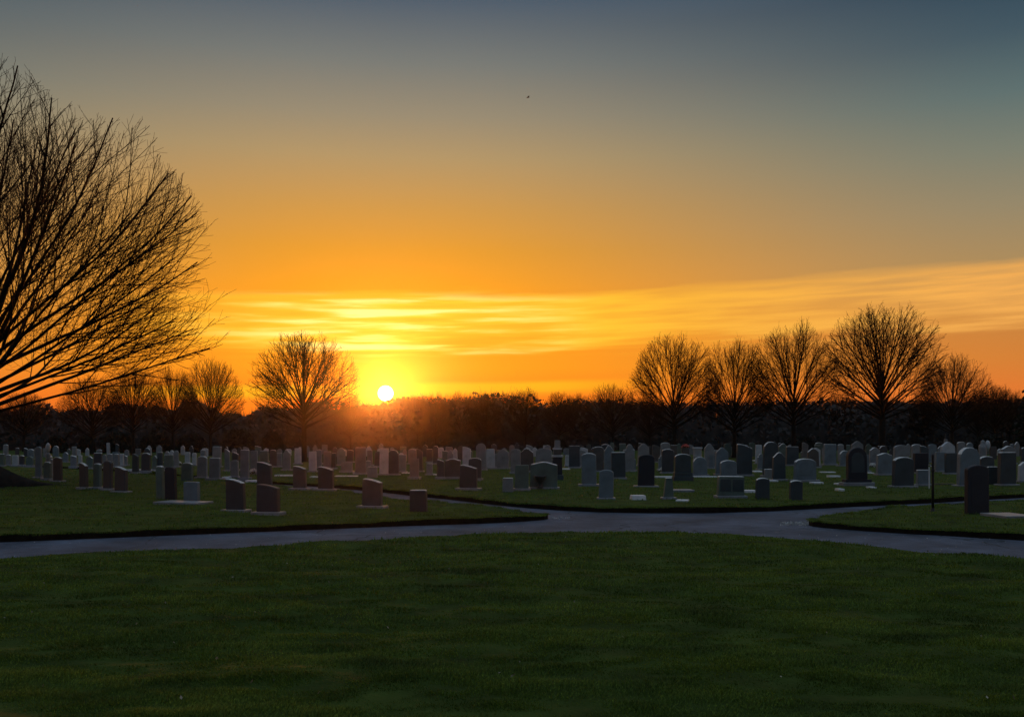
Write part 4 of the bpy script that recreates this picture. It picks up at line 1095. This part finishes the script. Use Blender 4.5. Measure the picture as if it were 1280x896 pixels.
# bird in the sky
Yb = 150.0
bx, bz = (660 - 640) / FPX * Yb, CAMH + (VH - 122) / FPX * Yb
root = empty('bird', (bx, Yb, bz), R(20)); tag(root, 'tiny dark bird flying high in the sky', 'bird')
bmb = bmesh.new()
prof_b = [(-.24, .01), (-.17, .05), (-.05, .085), (.08, .075), (.16, .045), (.2, .05), (.25, .03), (.3, .005)]
prev = None
for xx, rr in prof_b:
    ring = [bmb.verts.new((xx, rr * math.cos(a), rr * .9 * math.sin(a))) for a in [j * math.pi / 4 for j in range(8)]]
    if prev:
        for q in range(8): bmb.faces.new((prev[q], prev[(q + 1) % 8], ring[(q + 1) % 8], ring[q]))
    prev = ring
for sgn in (-1, 1):
    pts = [((.12, .05, .02), (-.10, .05, .02)), ((.15, .28, .11), (-.09, .28, .10)), ((.04, .55, .07), (-.06, .55, .06))]
    pv = None
    for a, b in pts:
        cur = [bmb.verts.new((a[0], a[1] * sgn, a[2])), bmb.verts.new((b[0], b[1] * sgn, b[2])), bmb.verts.new((b[0], b[1] * sgn, b[2] + .012)), bmb.verts.new((a[0], a[1] * sgn, a[2] + .018))]
        if pv:
            for q in range(4): bmb.faces.new((pv[q], pv[(q + 1) % 4], cur[(q + 1) % 4], cur[q]))
        pv = cur
bmesh.ops.recalc_face_normals(bmb, faces=bmb.faces[:])
bme = bpy.data.meshes.new('body'); bmb.to_mesh(bme); bmb.free()
link('body', bme, M_IRON, root)

# fallen leaves and daisies on the foreground lawn
rg = np.random.default_rng(5)
n = 170
Yl = 7 + rg.random(n) ** 1.3 * 24; Xl = (rg.random(n) * 2 - 1) * Yl * .62
okk = in_poly(Xl, Yl, POLY['near']) | in_poly(Xl, Yl, POLY['left'])
Xl = Xl[okk]; Yl = Yl[okk]
zl = lawnz(Xl, Yl) + .05
cen = np.stack([Xl, Yl, zl], 1)
def fnl(r_, n_): return cen
v, f = leafcloud(len(cen), fnl, .016, 8)
tag(link('fallen_leaves', npmesh('fallen_leaves', v, f, 4), surf('dry_leaf', (.3, .26, .19), .7, .3, 5)), 'scattered pale dry leaves lying on the lawn', 'leaves', kind='stuff')

def grit(name, u0, u1, v0, v1, n, sz, seed, label):
    rg_ = np.random.default_rng(seed)
    uu = rg_.uniform(u0, u1, n); vv_ = v0 + (v1 - v0) * rg_.random(n)
    P_ = np.array([gp(a, b, -0.15) for a, b in zip(uu, vv_)])
    cen_ = np.stack([P_[:, 0], P_[:, 1], np.full(n, -.146)], 1)
    keep_ = ~(in_poly(cen_[:, 0], cen_[:, 1], POLY['right']) | in_poly(cen_[:, 0], cen_[:, 1], POLY['left']))
    cen_ = cen_[keep_]
    v_, f_ = leafcloud(len(cen_), lambda a, b: cen_, sz, seed)
    tag(link(name, npmesh(name, v_, f_, 4), surf(name + '_stone', (.5, .49, .47), .7, .3, 20)), label, 'gravel', kind='stuff')
grit('gravel', 976, 1014, 652, 656.5, 420, .022, 4, 'pale loose grit on the road by the corner lawn tip')
grit('grit', 690, 712, 646, 648.5, 60, .02, 6, 'few pale chips on the road off the lawn point')
grit('twigs', -100, 1400, 652, 705, 500, .014, 9, 'tiny scattered grit and leaf bits on the asphalt')

def panel(stone_u, tone, fx=(0.0,), wf=.68, shape='arch'):
    best = min((o_ for o_ in bpy.data.objects if o_.name.startswith('tablet') and o_.parent), key=lambda o_: abs(o_.parent.location.x / o_.parent.location.y * FPX + 640 - stone_u[0]) + abs((FPX * CAMH / o_.parent.location.y + VH) - stone_u[1]) * 3)
    bb = best.bound_box; w_ = bb[6][0] - bb[0][0]; h_ = bb[6][2] - bb[0][2]; yf = bb[0][1]
    for x_ in fx:
        me_ = slab_mesh('inscription_panel', shape, w_ * wf, h_ * .62, .012, .003, MAT[tone])
        o_ = link('inscription_panel', me_, None, best); o_.location = (w_ * x_, yf - .003, h_ * .22)
panel((1071, 607), 'deep', shape='round')
panel((913, 622), 'deep', (-.24, .24), .42, 'flat')
panel((1006, 602), 'blue'); panel((1221, 643), 'black'); panel((335, 643), 'dark'); panel((585, 612), 'dark')

# ------------------------------------------------------------------ thin evening haze
hz = box_mesh('haze', 700, 300, 62, 0, -1.4)
ho = bpy.data.objects.new('haze', hz); col.objects.link(ho); ho.location = (0, 120, 0)
# ground lies partly outside; the box walls stand clear of everything built
mh = bpy.data.materials.new('haze'); mh.use_nodes = True
nt = mh.node_tree
for nd in list(nt.nodes): nt.nodes.remove(nd)
mo = nt.nodes.new('ShaderNodeOutputMaterial'); pv_ = nt.nodes.new('ShaderNodeVolumePrincipled')
pv_.inputs['Color'].default_value = (0.95, 0.93, 0.9, 1)
pv_.inputs['Density'].default_value = 0.00009
pv_.inputs['Anisotropy'].default_value = 0.95
nt.links.new(pv_.outputs[0], mo.inputs['Volume'])
hz.materials.append(mh)
tag(ho, 'thin warm evening haze over the cemetery', 'haze', kind='stuff')

scene.render.engine = 'CYCLES'
scene.cycles.volume_bounces = 1
